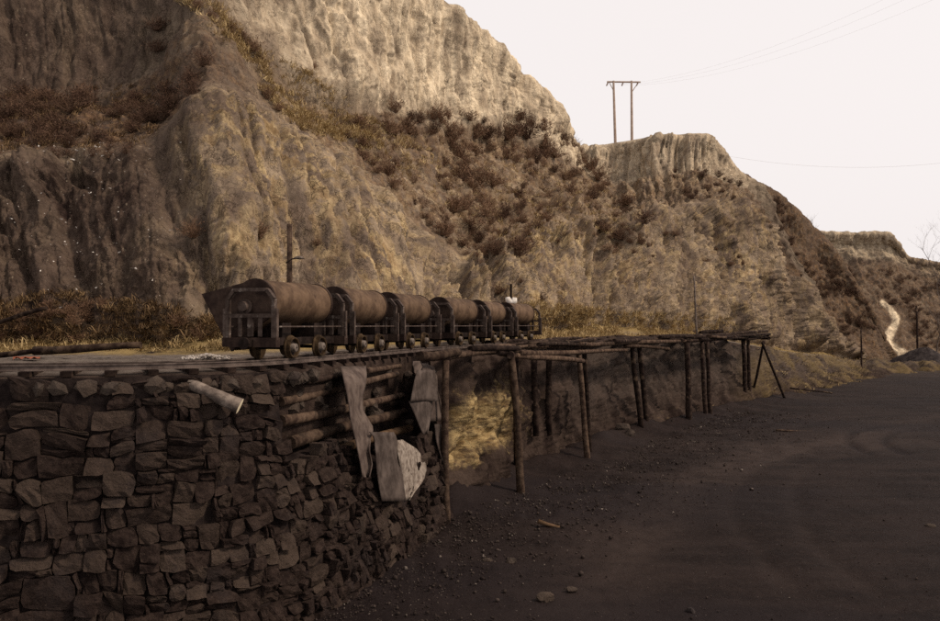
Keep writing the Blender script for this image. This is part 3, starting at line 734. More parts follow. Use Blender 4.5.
# ------------------------------------------------------------------ track
trk = empty('railway_track', (*track(s_at_Y(20))[0], RAILZ)); tag(trk, 'narrow gauge railway track curving along the wall top', 'railway track')
T0 = np.array(trk.location)
RP = [(-.045,-.10),(.045,-.10),(.045,-.088),(.010,-.078),(.010,-.028),(.026,-.022),(.026,0),(-.026,0),(-.026,-.022),(-.010,-.028),(-.010,-.078),(-.045,-.088)]
def rail(off):
    V, F = [], []; ss = np.arange(.2, s_at_Y(37.5), .25); k = len(RP)
    for s in ss:
        p, h = track(s, off); r = np.array([h[1], -h[0]])
        for x, z in RP: V.append(np.array([p[0]+r[0]*x, p[1]+r[1]*x, RAILZ+z])-T0)
    for i in range(len(ss)-1):
        for j in range(k): F.append((i*k+j, i*k+(j+1) % k, (i+1)*k+(j+1) % k, (i+1)*k+j))
    F += [tuple(range(k)), tuple((len(ss)-1)*k+j for j in range(k-1, -1, -1))]
    return obj('rail', V, F, M['rail'], trk)
rail(0); rail(-GAUGE)
sm = MB().box((-.56, -.08, -.19), (.56, .08, -.102)).build('sleeper', M['wood_dark'], trk)
first = True
for s in np.arange(.5, s_at_Y(37), .62):
    p, h = track(s, -GAUGE/2)
    o = sm if first else link(sm.copy(), trk); first = False
    o.location = Vector((*p, RAILZ))-Vector(trk.location); o.rotation_euler = (0, 0, math.atan2(h[1], h[0])-math.pi/2+random.uniform(-.05, .05))

# ------------------------------------------------------------------ tipping wagons
def bar(mb, a, b, w, d=None):
    """flat bar from a to b in the cross plane, w wide (in plane), d deep along y"""
    d = d or w; a, b = Vector(a), Vector(b); t = (b-a).normalized(); yv = Vector((0, 1, 0))
    if abs(t.y) > .9: yv = Vector((1, 0, 0))
    s_ = t.cross(yv).normalized()
    V = [p+s_*(i*w/2)+yv*(j*d/2) for p in (a, b) for i, j in ((-1,-1),(1,-1),(1,1),(-1,1))]
    mb.add(V, [(0,1,2,3),(7,6,5,4),(0,4,5,1),(1,5,6,2),(2,6,7,3),(3,7,4,0)])
HL = 1.37; TL = 1.13
def tub_profile(rot=0.0):
    c = Vector((-.06, 1.07)); R = .41; ax = Vector((-.88, -.47)).normalized(); sd_ = Vector((-ax.y, ax.x))   # mouth direction
    pts = []
    tipA = c + ax*.93 - sd_*.66; tipB = c + ax*.86 + sd_*.58
    pts.append(tipA)
    for i in range(21):
        a = -math.pi/2 - .12 + (math.pi+.24)*i/20
        pts.append(c - ax*math.cos(a)*R + sd_*math.sin(a)*R)
    pts.append(tipB)
    co, si = math.cos(rot), math.sin(rot)
    return [(c.x+(p.x-c.x)*co-(p.y-c.y)*si, c.y+(p.x-c.x)*si+(p.y-c.y)*co) for p in pts], c
def make_wagon(rot):
    root = empty('tipping_wagon')
    prof, c = tub_profile(rot); k = len(prof)
    inn = []
    for i, (x, z) in enumerate(prof):
        d = Vector((c.x-x, c.y-z)); inn.append((x+d.x*.03, z+d.y*.03))
    V, F = [], []
    ys = np.linspace(-TL, TL, 17); sd0 = int(abs(rot)*1000)+181
    for y in ys:
        Q = np.array([(x*1.7, y*1.3, z*1.7) for x, z in prof]); dn = -.045*np.maximum(0, vnoise(Q, sd0)-.12)-.02*np.maximum(0, vnoise(Q*2.3, sd0+3)-.2); dn *= 1-(abs(y)/TL)**6
        for src in (prof, inn):
            for (x, z), k_ in zip(src, dn):
                dd_ = Vector((x-c.x, z-c.y)).normalized(); V.append((x+dd_.x*k_, y, z+dd_.y*k_))
    for r in range(len(ys)-1):
        A0, A1 = r*2*k, (r+1)*2*k
        for i in range(k-1):
            F.append((A0+i, A0+i+1, A1+i+1, A1+i)); F.append((A0+k+i+1, A0+k+i, A1+k+i, A1+k+i+1))
        F.append((A0+k, A0, A1, A1+k)); F.append((A0+k-1, A0+2*k-1, A1+2*k-1, A1+k-1))
    tub = obj('tub', V, F, M['rust'], root, True)
    for y0, sgn in ((-TL, -1), (TL, 1)):
        s_ = 1.02
        ring = [((x-c.x)*s_+c.x, (z-c.y)*s_+c.y) for x, z in prof]
        y1 = y0+sgn*.025; n_ = len(ring)
        Vp = [(x, y0, z) for x, z in ring]+[(x, y1, z) for x, z in ring]
        Fp = [tuple(range(n_)), tuple(range(2*n_-1, n_-1, -1))]+[(i, (i+1) % n_, n_+(i+1) % n_, n_+i) for i in range(n_)]
        ep = obj('end_plate', Vp, Fp, M['rust_end'], tub)
        mb = MB(); Vd = []
        mb.lathe([(0,.15),(.05,.15),(.05,.10),(.12,.09),(.12,.05)], 'x', 16)
        mb.V = [(v[2]+c.x-.19, y1+sgn*v[0], v[1]+c.y-.10) for v in mb.V]
        mb.build('pivot_boss', M['frame'], tub)
    for yy in (-TL*.99, TL*.99):                       # rolled edge bands of the drum
        Vb, Fb = [], []
        for i, (x, z) in enumerate(prof):
            d = Vector((x-c.x, z-c.y)).normalized()
            for o_, y in ((.0, -.03), (.014, -.03), (.014, .03), (.0, .03)): Vb.append((x+d.x*o_, yy+y*(1 if abs(yy) else 1), z+d.y*o_))
        for i in range(k-1):
            for j in range(3): Fb.append((i*4+j, i*4+j+1, (i+1)*4+j+1, (i+1)*4+j))
        obj('edge_band', Vb, Fb, M['rust_end'], tub)
    for sgn in (-1, 1):
        y = sgn*HL; mb = MB(); w = .065
        P = [(-.48,.40),(-.48,1.10),(-.34,1.27),(.34,1.27),(.48,1.10),(.48,.40)]
        for a, b in zip(P[:-1], P[1:]): bar(mb, (a[0], y, a[1]), (b[0], y, b[1]), w, .09)
        ef = mb.build('end_frame', M['frame'], root)
        for nm, a, b, ww, dd in (('cross_bar', (-.45, .80), (.45, .80), .07, .05), ('upright', (-.22, .42), (-.22, .80), .06, .03), ('upright', (.0, .42), (.0, .80), .11, .03), ('upright', (.2, .42), (.2, .80), .075, .03),
                             ('gusset', (.535, .36), (.535, .93), .055, .07), ('gusset', (-.535, .36), (-.535, .93), .055, .07)):
            mb = MB(); bar(mb, (a[0], y+sgn*.012, a[1]), (b[0], y+sgn*.012, b[1]), ww, dd); mb.build(nm, M['frame'], ef)
        MB().box((-.56, y-.07, .23), (.56, y+.07, .40)).build('end_beam', M['rust_end'], root)
        mb = MB(); mb.box((-.09, min(y, y+sgn*.2), .24), (.09, max(y, y+sgn*.2), .36)); mb.lathe([(0,.11),(.04,.11)], 'x', 12)
        mb.V[8:] = [(v[2], y+sgn*(.2+v[0]), v[1]+.30) for v in mb.V[8:]]; mb.build('buffer', M['dark'], root)
    for x in (-.27, .27): MB().box((x-.05, -HL+.08, .25), (x+.05, HL-.08, .395)).build('side_beam', M['dark'], root)
    for x in (-.46, .46):
        mb = MB(); mb.tube([(x, -HL, .60), (x, HL, .60)], .016, 6); mb.build('side_rail', M['frame'], root)
    for y in (-.62, .62): MB().box((-.3, y-.16, .395), (.3, y+.16, .67)).build('rocker_support', M['dark'], root)
    wprof = [(-.05,.235),(-.03,.24),(-.015,.235),(-.01,.205),(.065,.195),(.07,.185),(.06,.165),(.0,.155),(.0,.085),(.09,.08),(.10,.06),(.10,.02)]
    for y in (-.55, .55):
        MB().lathe([(-.40,.035),(.40,.035)], 'x', 8, (0, y, .2)).build('axle', M['dark'], root)
        for sx in (-1, 1):
            mb = MB(); mb.lathe([(h*sx, r) for h, r in wprof[:9]], 'x', 22, (sx*.375, y, .2)); wh = mb.build('wheel', M['wheel'], root)
            mb = MB(); mb.lathe([(h*sx, r) for h, r in wprof[8:]], 'x', 14, (sx*.375, y, .2)); mb.build('hub', M['hub'], wh, True)
            mb = MB(); mb.lathe([(.004*sx, .154), (.008*sx, .15)], 'x', 18, (sx*.375, y, .2)); mb.build('web', M['dark'], wh)  # dark disc: shade of the wheel recess put into the colour
    return root
def coupling(a, b):
    mb = MB(); mb.tube([a.lerp(b, t/4)-Vector((0, 0, .05*math.sin(math.pi*t/4)))-a for t in range(5)], .022, 6); o = mb.build('coupling_chain', M['dark'], None); o.location = a; return o
sW = s_at_Y(16.4)
wl = ['nearest rusty tipping wagon, its wide end plate facing the viewer', 'second rusty tipping wagon from the left in the train', 'third rusty tipping wagon from the left in the train',
      'fourth tipping wagon, with a clear gap and open end frame before it', 'fifth tipping wagon, second from the right end of the train', 'farthest tipping wagon at the right end of the train']
pos = [0, 3.3, 6.6, 10.45, 13.75, 17.0]
for i, ds in enumerate(pos):
    wg = make_wagon([0, .05, -.03, .09, .04, -.02][i])
    p, h = track(sW+ds, -GAUGE/2); pa, _ = track(sW+ds-.6, -GAUGE/2); pb, _ = track(sW+ds+.6, -GAUGE/2); hv = pb-pa
    wg.location = (*p, RAILZ); wg.rotation_euler = (0, 0, math.atan2(hv[1], hv[0])-math.pi/2)
    tag(wg, wl[i], 'wagon', 'rusty tipping wagons on the track')

for i in range(5):
    a, _ = track(sW+pos[i]+HL+.2, -GAUGE/2); b, _ = track(sW+pos[i+1]-HL-.2, -GAUGE/2)
    tag(coupling(Vector((*a, RAILZ+.3)), Vector((*b, RAILZ+.3))), 'dark coupling between the '+['first and second', 'second and third', 'third and fourth', 'fourth and fifth', 'fifth and sixth'][i]+' wagons from the left', 'coupling', 'couplings between the wagons')

# ------------------------------------------------------------------ trestle
tr = empty('timber_trestle', tuple(gpt(582, 462))); tag(tr, 'rickety log trestle on tall posts carrying the track end', 'trestle')
def tpost(base, top, r, m='wood_dark', z=4.28, sink=.25):
    b = gpt(*base); d = project(b)[2]; t = WZ(top, d, z); b = b+ (b-t)/np.linalg.norm(b-t)*sink
    return log_between('post', b, t, r*1.05, r*.9, M[m], parent=tr, bend=.05, seg=8)
for base, top, r, m_ in (((447,524),446,.10,'wood'),((521,497),511,.12,'wood'),((588,462),578,.11,'wood'),((590,456),584,.10,'wood_dark'),((642,436),632,.125,'wood_dark'),((648,434),639,.125,'wood_dark'),
       ((689,425),687,.16,'wood_dark'),((706,420),702,.12,'wood_dark'),((711,419),707,.12,'wood_dark'),((747,405),743,.14,'wood_dark'),((751,404),748,.12,'wood_dark')):
    tpost(base, top, r, m_)
def post_d(px0, py0, d0, px1, py1, d1, r, m='wood_dark', name='post'): return log_between(name, W(px0, py0, d0), W(px1, py1, d1), r, r*.9, M[m], parent=tr, bend=.03, seg=6)
post_d(517,470,28.3,516,358,28.2,.10); post_d(536,436,30.6,534,356,30.6,.12); post_d(549,434,31.3,549,355,31.3,.12)
post_d(786,402,56.5,762,342,55.2,.085,name='brace'); post_d(752,394,57,764,341,55.5,.085,name='brace')
# near edge and far edge of the deck
NE = np.array([WZ(p, d, 0)[:2] for p, d in ((425,20.8),(447,22),(511,25.2),(580,32),(636,39.5),(688,43.6),(706,45.8),(746,53.6),(769,57))])
FE = np.array([WZ(p, d, 0)[:2] for p, d in ((432,26.2),(455,27.5),(520,32.5),(575,38.5),(628,46),(676,50),(694,52),(728,59),(752,62))])
ns_ = np.r_[0, np.cumsum(np.linalg.norm(np.diff(NE, axis=0), axis=1))]; ns_ /= ns_[-1]
def deckpt(t, w): # t along 0..1, w 0 near..1 far
    return np.array([np.interp(t, ns_, NE[:, k])*(1-w)+np.interp(t, ns_, FE[:, k])*w for k in (0, 1)])
dl = 41.0
for k in range(len(ns_)):
    t = ns_[k]; a, b = deckpt(t, -.04), deckpt(t, 1.02)
    if k == 0: continue
    log_between('cap_beam', (*a, 4.30), (*b, 4.30), .11, .10, M['wood_dark'], parent=tr, bend=.03)
for k in range(1, len(ns_)-1):                                   # near and far stringers from post to post
    for w in (0.0, .12, .9):
        a, b = deckpt(ns_[k]-.02, w+random.uniform(-.03, .03)), deckpt(ns_[k+1]+.015, w+random.uniform(-.03, .03))
        log_between('stringer', (*a, 4.42+random.uniform(-.05, .03)), (*b, 4.42+random.uniform(-.05, .03)), random.uniform(.085, .12), random.uniform(.07, .1), M[random.choice(['wood', 'wood_dark'])], parent=tr, bend=.08)
for i in range(120):                                             # loose lagging poles of the deck
    t = random.uniform(.04, .93)
    if t > .44: w = random.uniform(-.05, 1.0)
    else: w = random.choice([random.uniform(-.1, .16), random.uniform(.75, 1)])
    L = random.uniform(2.2, 5.5)/dl; t1 = min(t+L, 1.0); dw = random.uniform(-.09, .09)
    a, b = deckpt(t, w), deckpt(t1, w+dw); z0, z1 = 4.50+random.uniform(-.05, .10), 4.50+random.uniform(-.05, .12)
    r = random.uniform(.05, .11)
    log_between('deck_pole', (*a, z0), (*b, z1), r, r*.8, M[random.choice(['wood', 'wood_dark', 'wood_dark'])], parent=tr, bend=.05, n=7, seg=4)
for px0, py0, px1, py1, d0, d1, r, m_ in ((420,356,458,352,20.8,22.6,.13,'wood'),(470,350,514,347,24.2,26.5,.12,'wood'),(500,353,583,361,25.0,31.0,.10,'wood'),(520,353,626,350,26,38,.09,'wood'),(625,346,669,349,38,42,.09,'wood'),
      (633,339,707,335,41,47,.10,'wood_dark'),(640,343,770,334,41,57,.10,'wood_dark'),(700,333,722,331,47,48.5,.12,'wood_dark'),(690,339,768,331,46,57,.09,'wood_dark')):
    log_between('deck_pole', W(px0, py0, d0), W(px1, py1, d1), r, r*.85, M[m_], parent=tr, bend=.06, n=9)

# ------------------------------------------------------------------ hanging belts
def sheet(name, rows, m, label, cat, out, curl=.05, thick=.018, corr=0, group=None, n=11, outf=None, drape=0):
    """rows (py, px_left, px_right) on the wall face -> a hanging sheet with thickness"""
    G_ = []; ys = [r[0] for r in rows]; yq = np.linspace(ys[0], ys[-1], max(10, int((ys[-1]-ys[0])/4)))
    for y in yq:
        l = np.interp(y, ys, [r[1] for r in rows]); r = np.interp(y, ys, [r[2] for r in rows]); t = (y-ys[0])/(ys[-1]-ys[0])
        row = []
        for i in range(n):
            a = i/(n-1); px = l+(r-l)*a
            oo = (out if outf is None else outf(t)) - (drape*max(0, 1-t/.16)**2 if drape else 0) + .02*math.sin(9*a+5*t)*min(1, 3*t) + curl*math.sin(math.pi*a*1.3+.4+2*t) + corr*math.sin(a*19) + .015*math.sin(7*t+3*a)
            row.append(wall_at(px, y, oo)[0])
        G_.append(row)
    G_ = np.array(G_); base = G_[-1, n//2].copy(); nn = normals(G_); nn = np.where(nn[..., 1:2] > 0, -nn, nn)
    A_ = G_-base; B_ = A_-nn*thick; nr = len(yq); V = np.vstack([A_.reshape(-1, 3), B_.reshape(-1, 3)]); k = nr*n; F = []
    idx = lambda i, j: i*n+j
    for i in range(nr-1):
        for j in range(n-1):
            F.append((idx(i,j), idx(i+1,j), idx(i+1,j+1), idx(i,j+1))); F.append((k+idx(i,j), k+idx(i,j+1), k+idx(i+1,j+1), k+idx(i+1,j)))
    bd = [idx(0,j) for j in range(n)]+[idx(i,n-1) for i in range(1,nr)]+[idx(nr-1,j) for j in range(n-2,-1,-1)]+[idx(i,0) for i in range(nr-2,0,-1)]
    for i in range(len(bd)): a, b = bd[i], bd[(i+1) % len(bd)]; F.append((a, b, k+b, k+a))
    o = obj(name, V, F, m, None, True); o.location = base
    return tag(o, label, cat, group)
GB = 'old conveyor belt pieces hung over the wall gap'
sheet('rubber_belt', [(366,340,366),(376,343,367),(385,345,366),(397,348,363),(410,350,363),(420,351,369),(428,353,374),(436,355,371),(450,358,369),(465,361,372),(477,363,369)], M['belt'], 'long pale ragged strip of belt hanging in the wall gap', 'belt', .22, .07, group=GB, drape=.45)
sheet('rubber_belt', [(432,369,394),(438,374,397),(455,376,399),(470,377,402),(485,379,404),(501,382,406)], M['belt_dark'], 'short ribbed dark belt flap hanging below the logs', 'belt', .2, .03, corr=.012, group=GB, n=25)
sheet('splashed_sheet', [(440,396,403),(448,397,416),(458,399,424),(468,401,427),(480,403,424),(492,405,414),(500,406,409)], M['splash'], 'white splashed sheet beside the ribbed belt flap', 'sheet', .10)
sheet('rubber_belt', [(363,421,440),(380,424,441),(400,426,443),(421,428,444)], M['belt'], 'wide grey belt hanging beside the first trestle post', 'belt', .12, .07, group=GB, drape=.35)
sheet('rubber_belt', [(370,417,435),(385,414,437),(401,411,438)], M['belt_dark'], 'dark grey belt folded over in front of the wide belt', 'belt', .30, .06, group=GB)
sheet('rubber_belt', [(401,409,433),(410,413,432),(422,418,430),(434,423,427)], M['belt_dark'], 'dark triangular belt flap ending in a point', 'belt', .22, .03, group=GB)
sheet('rubber_belt', [(424,434,447),(440,436,448),(455,440,447),(463,443,445)], M['belt_dark'], 'narrow torn belt tail beside the foot of the wide belt', 'belt', .10, .02, corr=.02, group=GB, n=13)
sheet('cloth_rag', [(361,413,421),(366,413,423),(369,414,421),(374,415,417)], M['belt'], 'pale torn rag tucked under the rail above the belts', 'rag', .18, .02)

# ------------------------------------------------------------------ bushes, grass
def bush_mesh(name, seed, m, nst=46, leaf=90, r=1.0, h=1.0):
    rs = random.Random(seed); V, F = [], []
    def tri(p, d, w):
        s_ = Vector((rs.uniform(-1, 1), rs.uniform(-1, 1), rs.uniform(-1, 1))).cross(d).normalized()*w; n = len(V)
        V.extend([p-s_, p+s_, p+d]); F.append((n, n+1, n+2))
    lobes = [(Vector((rs.uniform(-.45, .45), rs.uniform(-.45, .45), rs.uniform(.25, .55))), rs.uniform(.3, .5)) for _ in range(5)]
    for i in range(nst):
        a = rs.uniform(0, 2*math.pi); e = rs.uniform(.25, 1.45); d = Vector((math.cos(a)*math.cos(e), math.sin(a)*math.cos(e), math.sin(e)))*rs.uniform(.45, 1.0)
        tri(Vector((rs.uniform(-.12, .12), rs.uniform(-.12, .12), -.05)), d, .014)
        for k in range(4):
            p = d*rs.uniform(.35, .95); tri(p, (d*.6+Vector((rs.uniform(-1, 1), rs.uniform(-1, 1), rs.uniform(-.3, .9)))*.5)*rs.uniform(.25, .5), .012)
    for i in range(leaf):
        c_, rr = rs.choice(lobes); u = Vector((rs.gauss(0, 1), rs.gauss(0, 1), rs.gauss(0, 1))).normalized()*rr*rs.uniform(.3, 1.05)
        p = c_+u
        if p.z < 0: p.z = rs.uniform(0, .1)
        for k in range(3): tri(p+Vector((rs.uniform(-.07, .07), rs.uniform(-.07, .07), rs.uniform(-.07, .07))), Vector((rs.uniform(-1, 1), rs.uniform(-1, 1), rs.uniform(-.4, 1)))*rs.uniform(.06, .17), rs.uniform(.015, .035))
    me = bpy.data.meshes.new(name); me.from_pydata([(v.x*r, v.y*r, v.z*h) for v in V], [], F); me.update(); me.materials.append(m); return me
BM = [bush_mesh('bush', 200+i, M['bush'], 80, 70) for i in range(4)]
BD = [bush_mesh('bush', 300+i, M['bush_dark'], 70, 100) for i in range(4)]
def add_bush(S, px, py, size_px, meshes, label, group, sink=.1):
    P, k = nearest(S, px, py)
    if k > 8: return
    d = project(P)[2]; s_ = size_px*d/FPX*.55
    o = bpy.data.objects.new('bush', random.choice(meshes)); link(o); o.location = P-np.array([0, .3*s_, sink*s_])
    o.rotation_euler = (random.uniform(-.2, .2), random.uniform(-.2, .2), random.uniform(0, 6.28)); k = random.uniform(.85, 1.2)
    o.scale = (s_*k, s_*k, s_*random.uniform(.7, 1.15)); tag(o, label, 'bush', group)
def inpoly(x, y, poly):
    c = False; n = len(poly)
    for i in range(n):
        (x1, y1), (x2, y2) = poly[i], poly[(i+1) % n]
        if (y1 > y) != (y2 > y) and x < (x2-x1)*(y-y1)/(y2-y1)+x1: c = not c
    return c
def zone(S, poly, count, smin, smax, meshes, label, group):
    xs = [p[0] for p in poly]; ys = [p[1] for p in poly]; n = 0; pts = []
    for _ in range(count*40):
        if n >= count: break
        x, y = random.uniform(min(xs), max(xs)), random.uniform(min(ys), max(ys))
        if not inpoly(x, y, poly): continue
        if any((x-a)**2+(y-b)**2 < (smin*.45)**2 for a, b in pts): continue
        if vnoise(np.array([[x/38, y/30, 3.0]]), 131)[0] < random.uniform(-.75, .05): continue
        pts.append((x, y)); sz = random.uniform(smin, smax); fx = (x-min(xs))/(max(xs)-min(xs)); fy = (y-min(ys))/(max(ys)-min(ys))
        place = ('upper' if fy < .35 else 'middle' if fy < .68 else 'lower')+' '+('left' if fx < .33 else 'centre' if fx < .67 else 'right')
        add_bush(S, x, y, sz, meshes, f"{'small' if sz < (smin+smax)/2 else 'large'} {label}, {place} part", group); n += 1
zone(CLIFF, [(-10,100),(60,95),(130,105),(180,85),(208,60),(196,95),(150,130),(120,150),(60,152),(-10,150)], 34, 22, 42, BD, 'dark brown bush in the dense scrub of the left hollow', 'scrub in the left hollow of the cliff')
for (x, y, s_, lab) in ((158,30,36,'dark bush hanging high in the upper left hollow'),(160,52,30,'dark bush just below the highest one in the left hollow'),(262,236,30,'round brown bush on the bare face above the nearest wagon'),(318,244,18,'small brown bush right of the pole behind the wagons'),
                (195,236,32,'sprawling brown bush left of the nearest wagon'),(541,300,26,'dark round bush behind the last wagon'),(45,100,26,'bush at the left rim of the hollow'),(314,68,14,'small bush at the foot of the upper cliff')):
    add_bush(CLIFF, x, y, s_, BD if 'dark' in lab else BM, lab, 'single bushes on the cliff face')
for bi, (x, y, s_) in enumerate(((190,0,20),(200,8,22),(214,18,20),(228,30,24),(243,42,26),(254,52,26),(262,62,18),(268,98,26),(280,110,18))):
    add_bush(CLIFF, x, y, s_, BM, ['topmost', 'second', 'third', 'fourth', 'fifth', 'sixth', 'seventh', 'second lowest', 'lowest'][bi]+' brown bush down the grassy spur from the top left', 'bushes on the grassy spur')
zone(CLIFF, [(330,128),(400,108),(470,112),(545,118),(590,160),(640,215),(655,250),(600,252),(545,238),(520,265),(470,262),(420,215),(370,165)], 125, 12, 36, BM+BM+BD, 'dry brown bush in the scrub of the middle ledge', 'scrub on the middle ledge of the cliff')
zone(CLIFF, [(470,215),(520,235),(520,290),(495,295)], 12, 10, 22, BM, 'brown bush in the gully below the middle ledge', 'bushes in the gully below the ledge')
zone(CLIFF, [(665,172),(720,172),(752,195),(742,205),(690,200)], 20, 9, 18, BD, 'dark bush below the rim of the flat topped bluff', 'scrub under the bluff rim')
zone(CLIFF, [(600,215),(660,230),(730,250),(770,255),(800,290),(760,280),(700,285),(640,262)], 30, 6, 15, BM, 'bush scattered on the bluff face', 'bushes scattered over the bluff face')
zone(CLIFF, [(735,190),(775,205),(805,250),(790,260),(760,230)], 16, 7, 14, BD, 'dark bush along the edge of the bluff nose', 'bushes along the bluff nose')
zone(CLIFF, [(0,318),(60,300),(140,312),(215,325),(200,345),(0,345)], 22, 16, 30, BM, 'brown bush in the dry grass at the left cliff foot', 'bushes at the left cliff foot')

def scrub(S, poly, count, smin, smax, meshes, label):
    """low growth that reads as one mass"""
    xs = [p[0] for p in poly]; ys = [p[1] for p in poly]; VV, FF, n, off = [], [], 0, 0
    src = []
    for me in meshes:
        co = np.empty(len(me.vertices)*3); me.vertices.foreach_get('co', co); src.append(co.reshape(-1, 3))
    while n < count:
        x, y = random.uniform(min(xs), max(xs)), random.uniform(min(ys), max(ys))
        if not inpoly(x, y, poly): continue
        n += 1
        if vnoise(np.array([[x/30, y/16, 3.0]]), 137)[0] < random.uniform(-.6, .3): continue
        P, k = nearest(S, x, y)
        if k > 8: continue
        d = project(P)[2]; s_ = random.uniform(smin, smax)*d/FPX*.55; a = random.uniform(0, 6.28)
        co = random.choice(src).reshape(-1, 9); co = co[RNG.random(len(co)) < .45].reshape(-1, 3)*s_
        R_ = np.array([[math.cos(a), -math.sin(a), 0], [math.sin(a), math.cos(a), 0], [0, 0, .8]])
        VV.append(co@R_.T+P-np.array([0, .2*s_, .12*s_])); FF.append(np.arange(len(co))+off); off += len(co)
    o = bigmesh('scrub', np.vstack(VV), np.concatenate(FF), 3, meshes[0].materials[0], False); tag(o, label, 'scrub', kind='stuff')
def grass(name, S, polys, m, label, hmin, hmax, dens, clump=.0):
    V = []
    a, b, d, G_ = S
    for poly, cnt in polys:
        xs = [p[0] for p in poly]; ys = [p[1] for p in poly]
        box = (a > min(xs)) & (a < max(xs)) & (b > min(ys)) & (b < max(ys)); ii = np.argwhere(box)
        ii = ii[[inpoly(a[i, j], b[i, j], poly) for i, j in ii]] if len(ii) else ii
        if len(ii) == 0: continue
        pick = ii[RNG.integers(0, len(ii), cnt)]; P = G_[pick[:, 0], pick[:, 1]] + RNG.normal(0, .12, (cnt, 3))*np.array([1, 1, .1])
        P = P[fbm(P, .9, 2, 140) > RNG.uniform(-.6, .25, cnt)+clump]
        k = len(P); lean = np.stack([RNG.normal(.2, .35, k), RNG.normal(-.35, .3, k), np.ones(k)], -1); hs_ = RNG.uniform(.6, 1.3, k)
        P = np.repeat(P, dens, 0); lean = np.repeat(lean, dens, 0); n = len(P)
        h = RNG.uniform(hmin, hmax, n)*np.repeat(hs_, dens); dv = lean+RNG.normal(0, .5, (n, 3)); dv[:, 2] = np.abs(dv[:, 2])*.75+.1
        dv = dv/np.linalg.norm(dv, axis=1, keepdims=True)*h[:, None]
        sd_ = RNG.normal(0, 1, (n, 3)); sd_[:, 2] = 0; sd_ = sd_/np.linalg.norm(sd_, axis=1, keepdims=True)*(.010+.012*h)[:, None]
        o = P+RNG.normal(0, .09, (n, 3))*np.array([1, 1, .1])-np.array([0, 0, .03]); mid = o+dv*.55
        tip = o+dv*np.array([1.3, 1.3, 1])-np.stack([0*h, 0*h, h*.25], -1)
        V.append(np.stack([o-sd_, o+sd_, mid+sd_*.8, mid-sd_*.8, tip], 1))
    V = np.concatenate(V).reshape(-1, 3); n = len(V)//5; b5 = np.arange(n)[:, None]*5
    L = (b5[:, :, None]+np.array([[0, 1, 2], [0, 2, 3], [3, 2, 4]])[None]).reshape(-1)
    o = bigmesh(name, V, L, 3, m, False); tag(o, label, 'grass', kind='stuff')
scrub(MID, [(745,182),(775,195),(800,218),(820,240),(845,270),(872,308),(882,348),(850,355),(838,330),(812,285),(780,235)], 300, 7, 15, BD, 'dark scrub covering the brush slope behind the bluff nose')
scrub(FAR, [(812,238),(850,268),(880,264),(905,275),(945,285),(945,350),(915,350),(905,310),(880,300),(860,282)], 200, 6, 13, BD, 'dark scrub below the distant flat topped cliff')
scrub(CLIFF, [(330,128),(400,108),(470,112),(545,118),(590,160),(640,215),(660,255),(600,256),(545,242),(520,268),(470,264),(420,215),(370,165)], 500, 9, 22, BM, 'low dry scrub between the bushes of the middle ledge')
scrub(CLIFF, [(-10,98),(60,92),(130,100),(180,80),(212,58),(198,98),(150,135),(120,156),(60,158),(-10,156)], 190, 12, 30, BD, 'low dark scrub filling the left hollow')
grass('dry_grass', BANK, [([(528,318),(560,312),(640,322),(720,322),(735,338),(530,345)], 2200)], M['grass'], 'ochre dry grass along the bench behind the trestle', .22, .5, 18)
grass('dry_grass', CLIFF, [([(525,300),(600,310),(730,318),(735,336),(525,336)], 1500), ([(250,45),(300,65),(345,100),(420,150),(360,150),(300,130),(262,95)], 1500), ([(180,0),(215,0),(265,60),(250,65)], 350), ([(330,110),(600,180),(640,245),(500,240),(370,165)], 1200)], M['grass'], 'pale dry grass on the cliff ledges', .2, .5, 14, .05)
grass('dry_grass', BANK, [([(-10,326),(240,330),(240,351),(-10,351)], 600)], M['grass'], 'tawny dry grass at the foot of the left cliff', .12, .32, 18)
grass('brown_weeds', CLIFF, [([(-10,300),(60,292),(150,302),(230,322),(235,348),(-10,348)], 750), ([(0,95),(190,80),(150,145),(0,150)], 500)], M['grass_brown'], 'brown weeds on the left cliff foot and hollow', .12, .38, 18, .05)
grass('dry_grass', BANK, [([(760,340),(840,352),(870,362),(860,380),(800,398),(770,395),(752,372)], 1100)], M['grass'], 'thin dry grass on the spoil past the trestle end', .1, .3, 12, .1)

# ------------------------------------------------------------------ far things: path, heap, trees, poles
hp = W(925, 368, 112); hv, hf = [], []
for i in range(9):
    for k in range(28):
        a = 2*math.pi*k/28; r = 4.2*i/8*(1+.12*math.sin(3*a)+.1*math.sin(5*a+1)); z = 2.4*(1-(i/8)**1.25)+.12*random.uniform(-1, 1)*(i > 0)
        hv.append((r*math.cos(a), r*math.sin(a), z-.25))
for i in range(8):
    for k in range(28): hf.append((i*28+k, (i+1)*28+k, (i+1)*28+(k+1) % 28, i*28+(k+1) % 28))
o = obj('coal_heap', hv, hf, M['coal'], None, True); o.location = (hp[0], hp[1], float(gz(hp[0], hp[1]))-.1); tag(o, 'conical black coal heap below the bare tree on the right', 'heap')

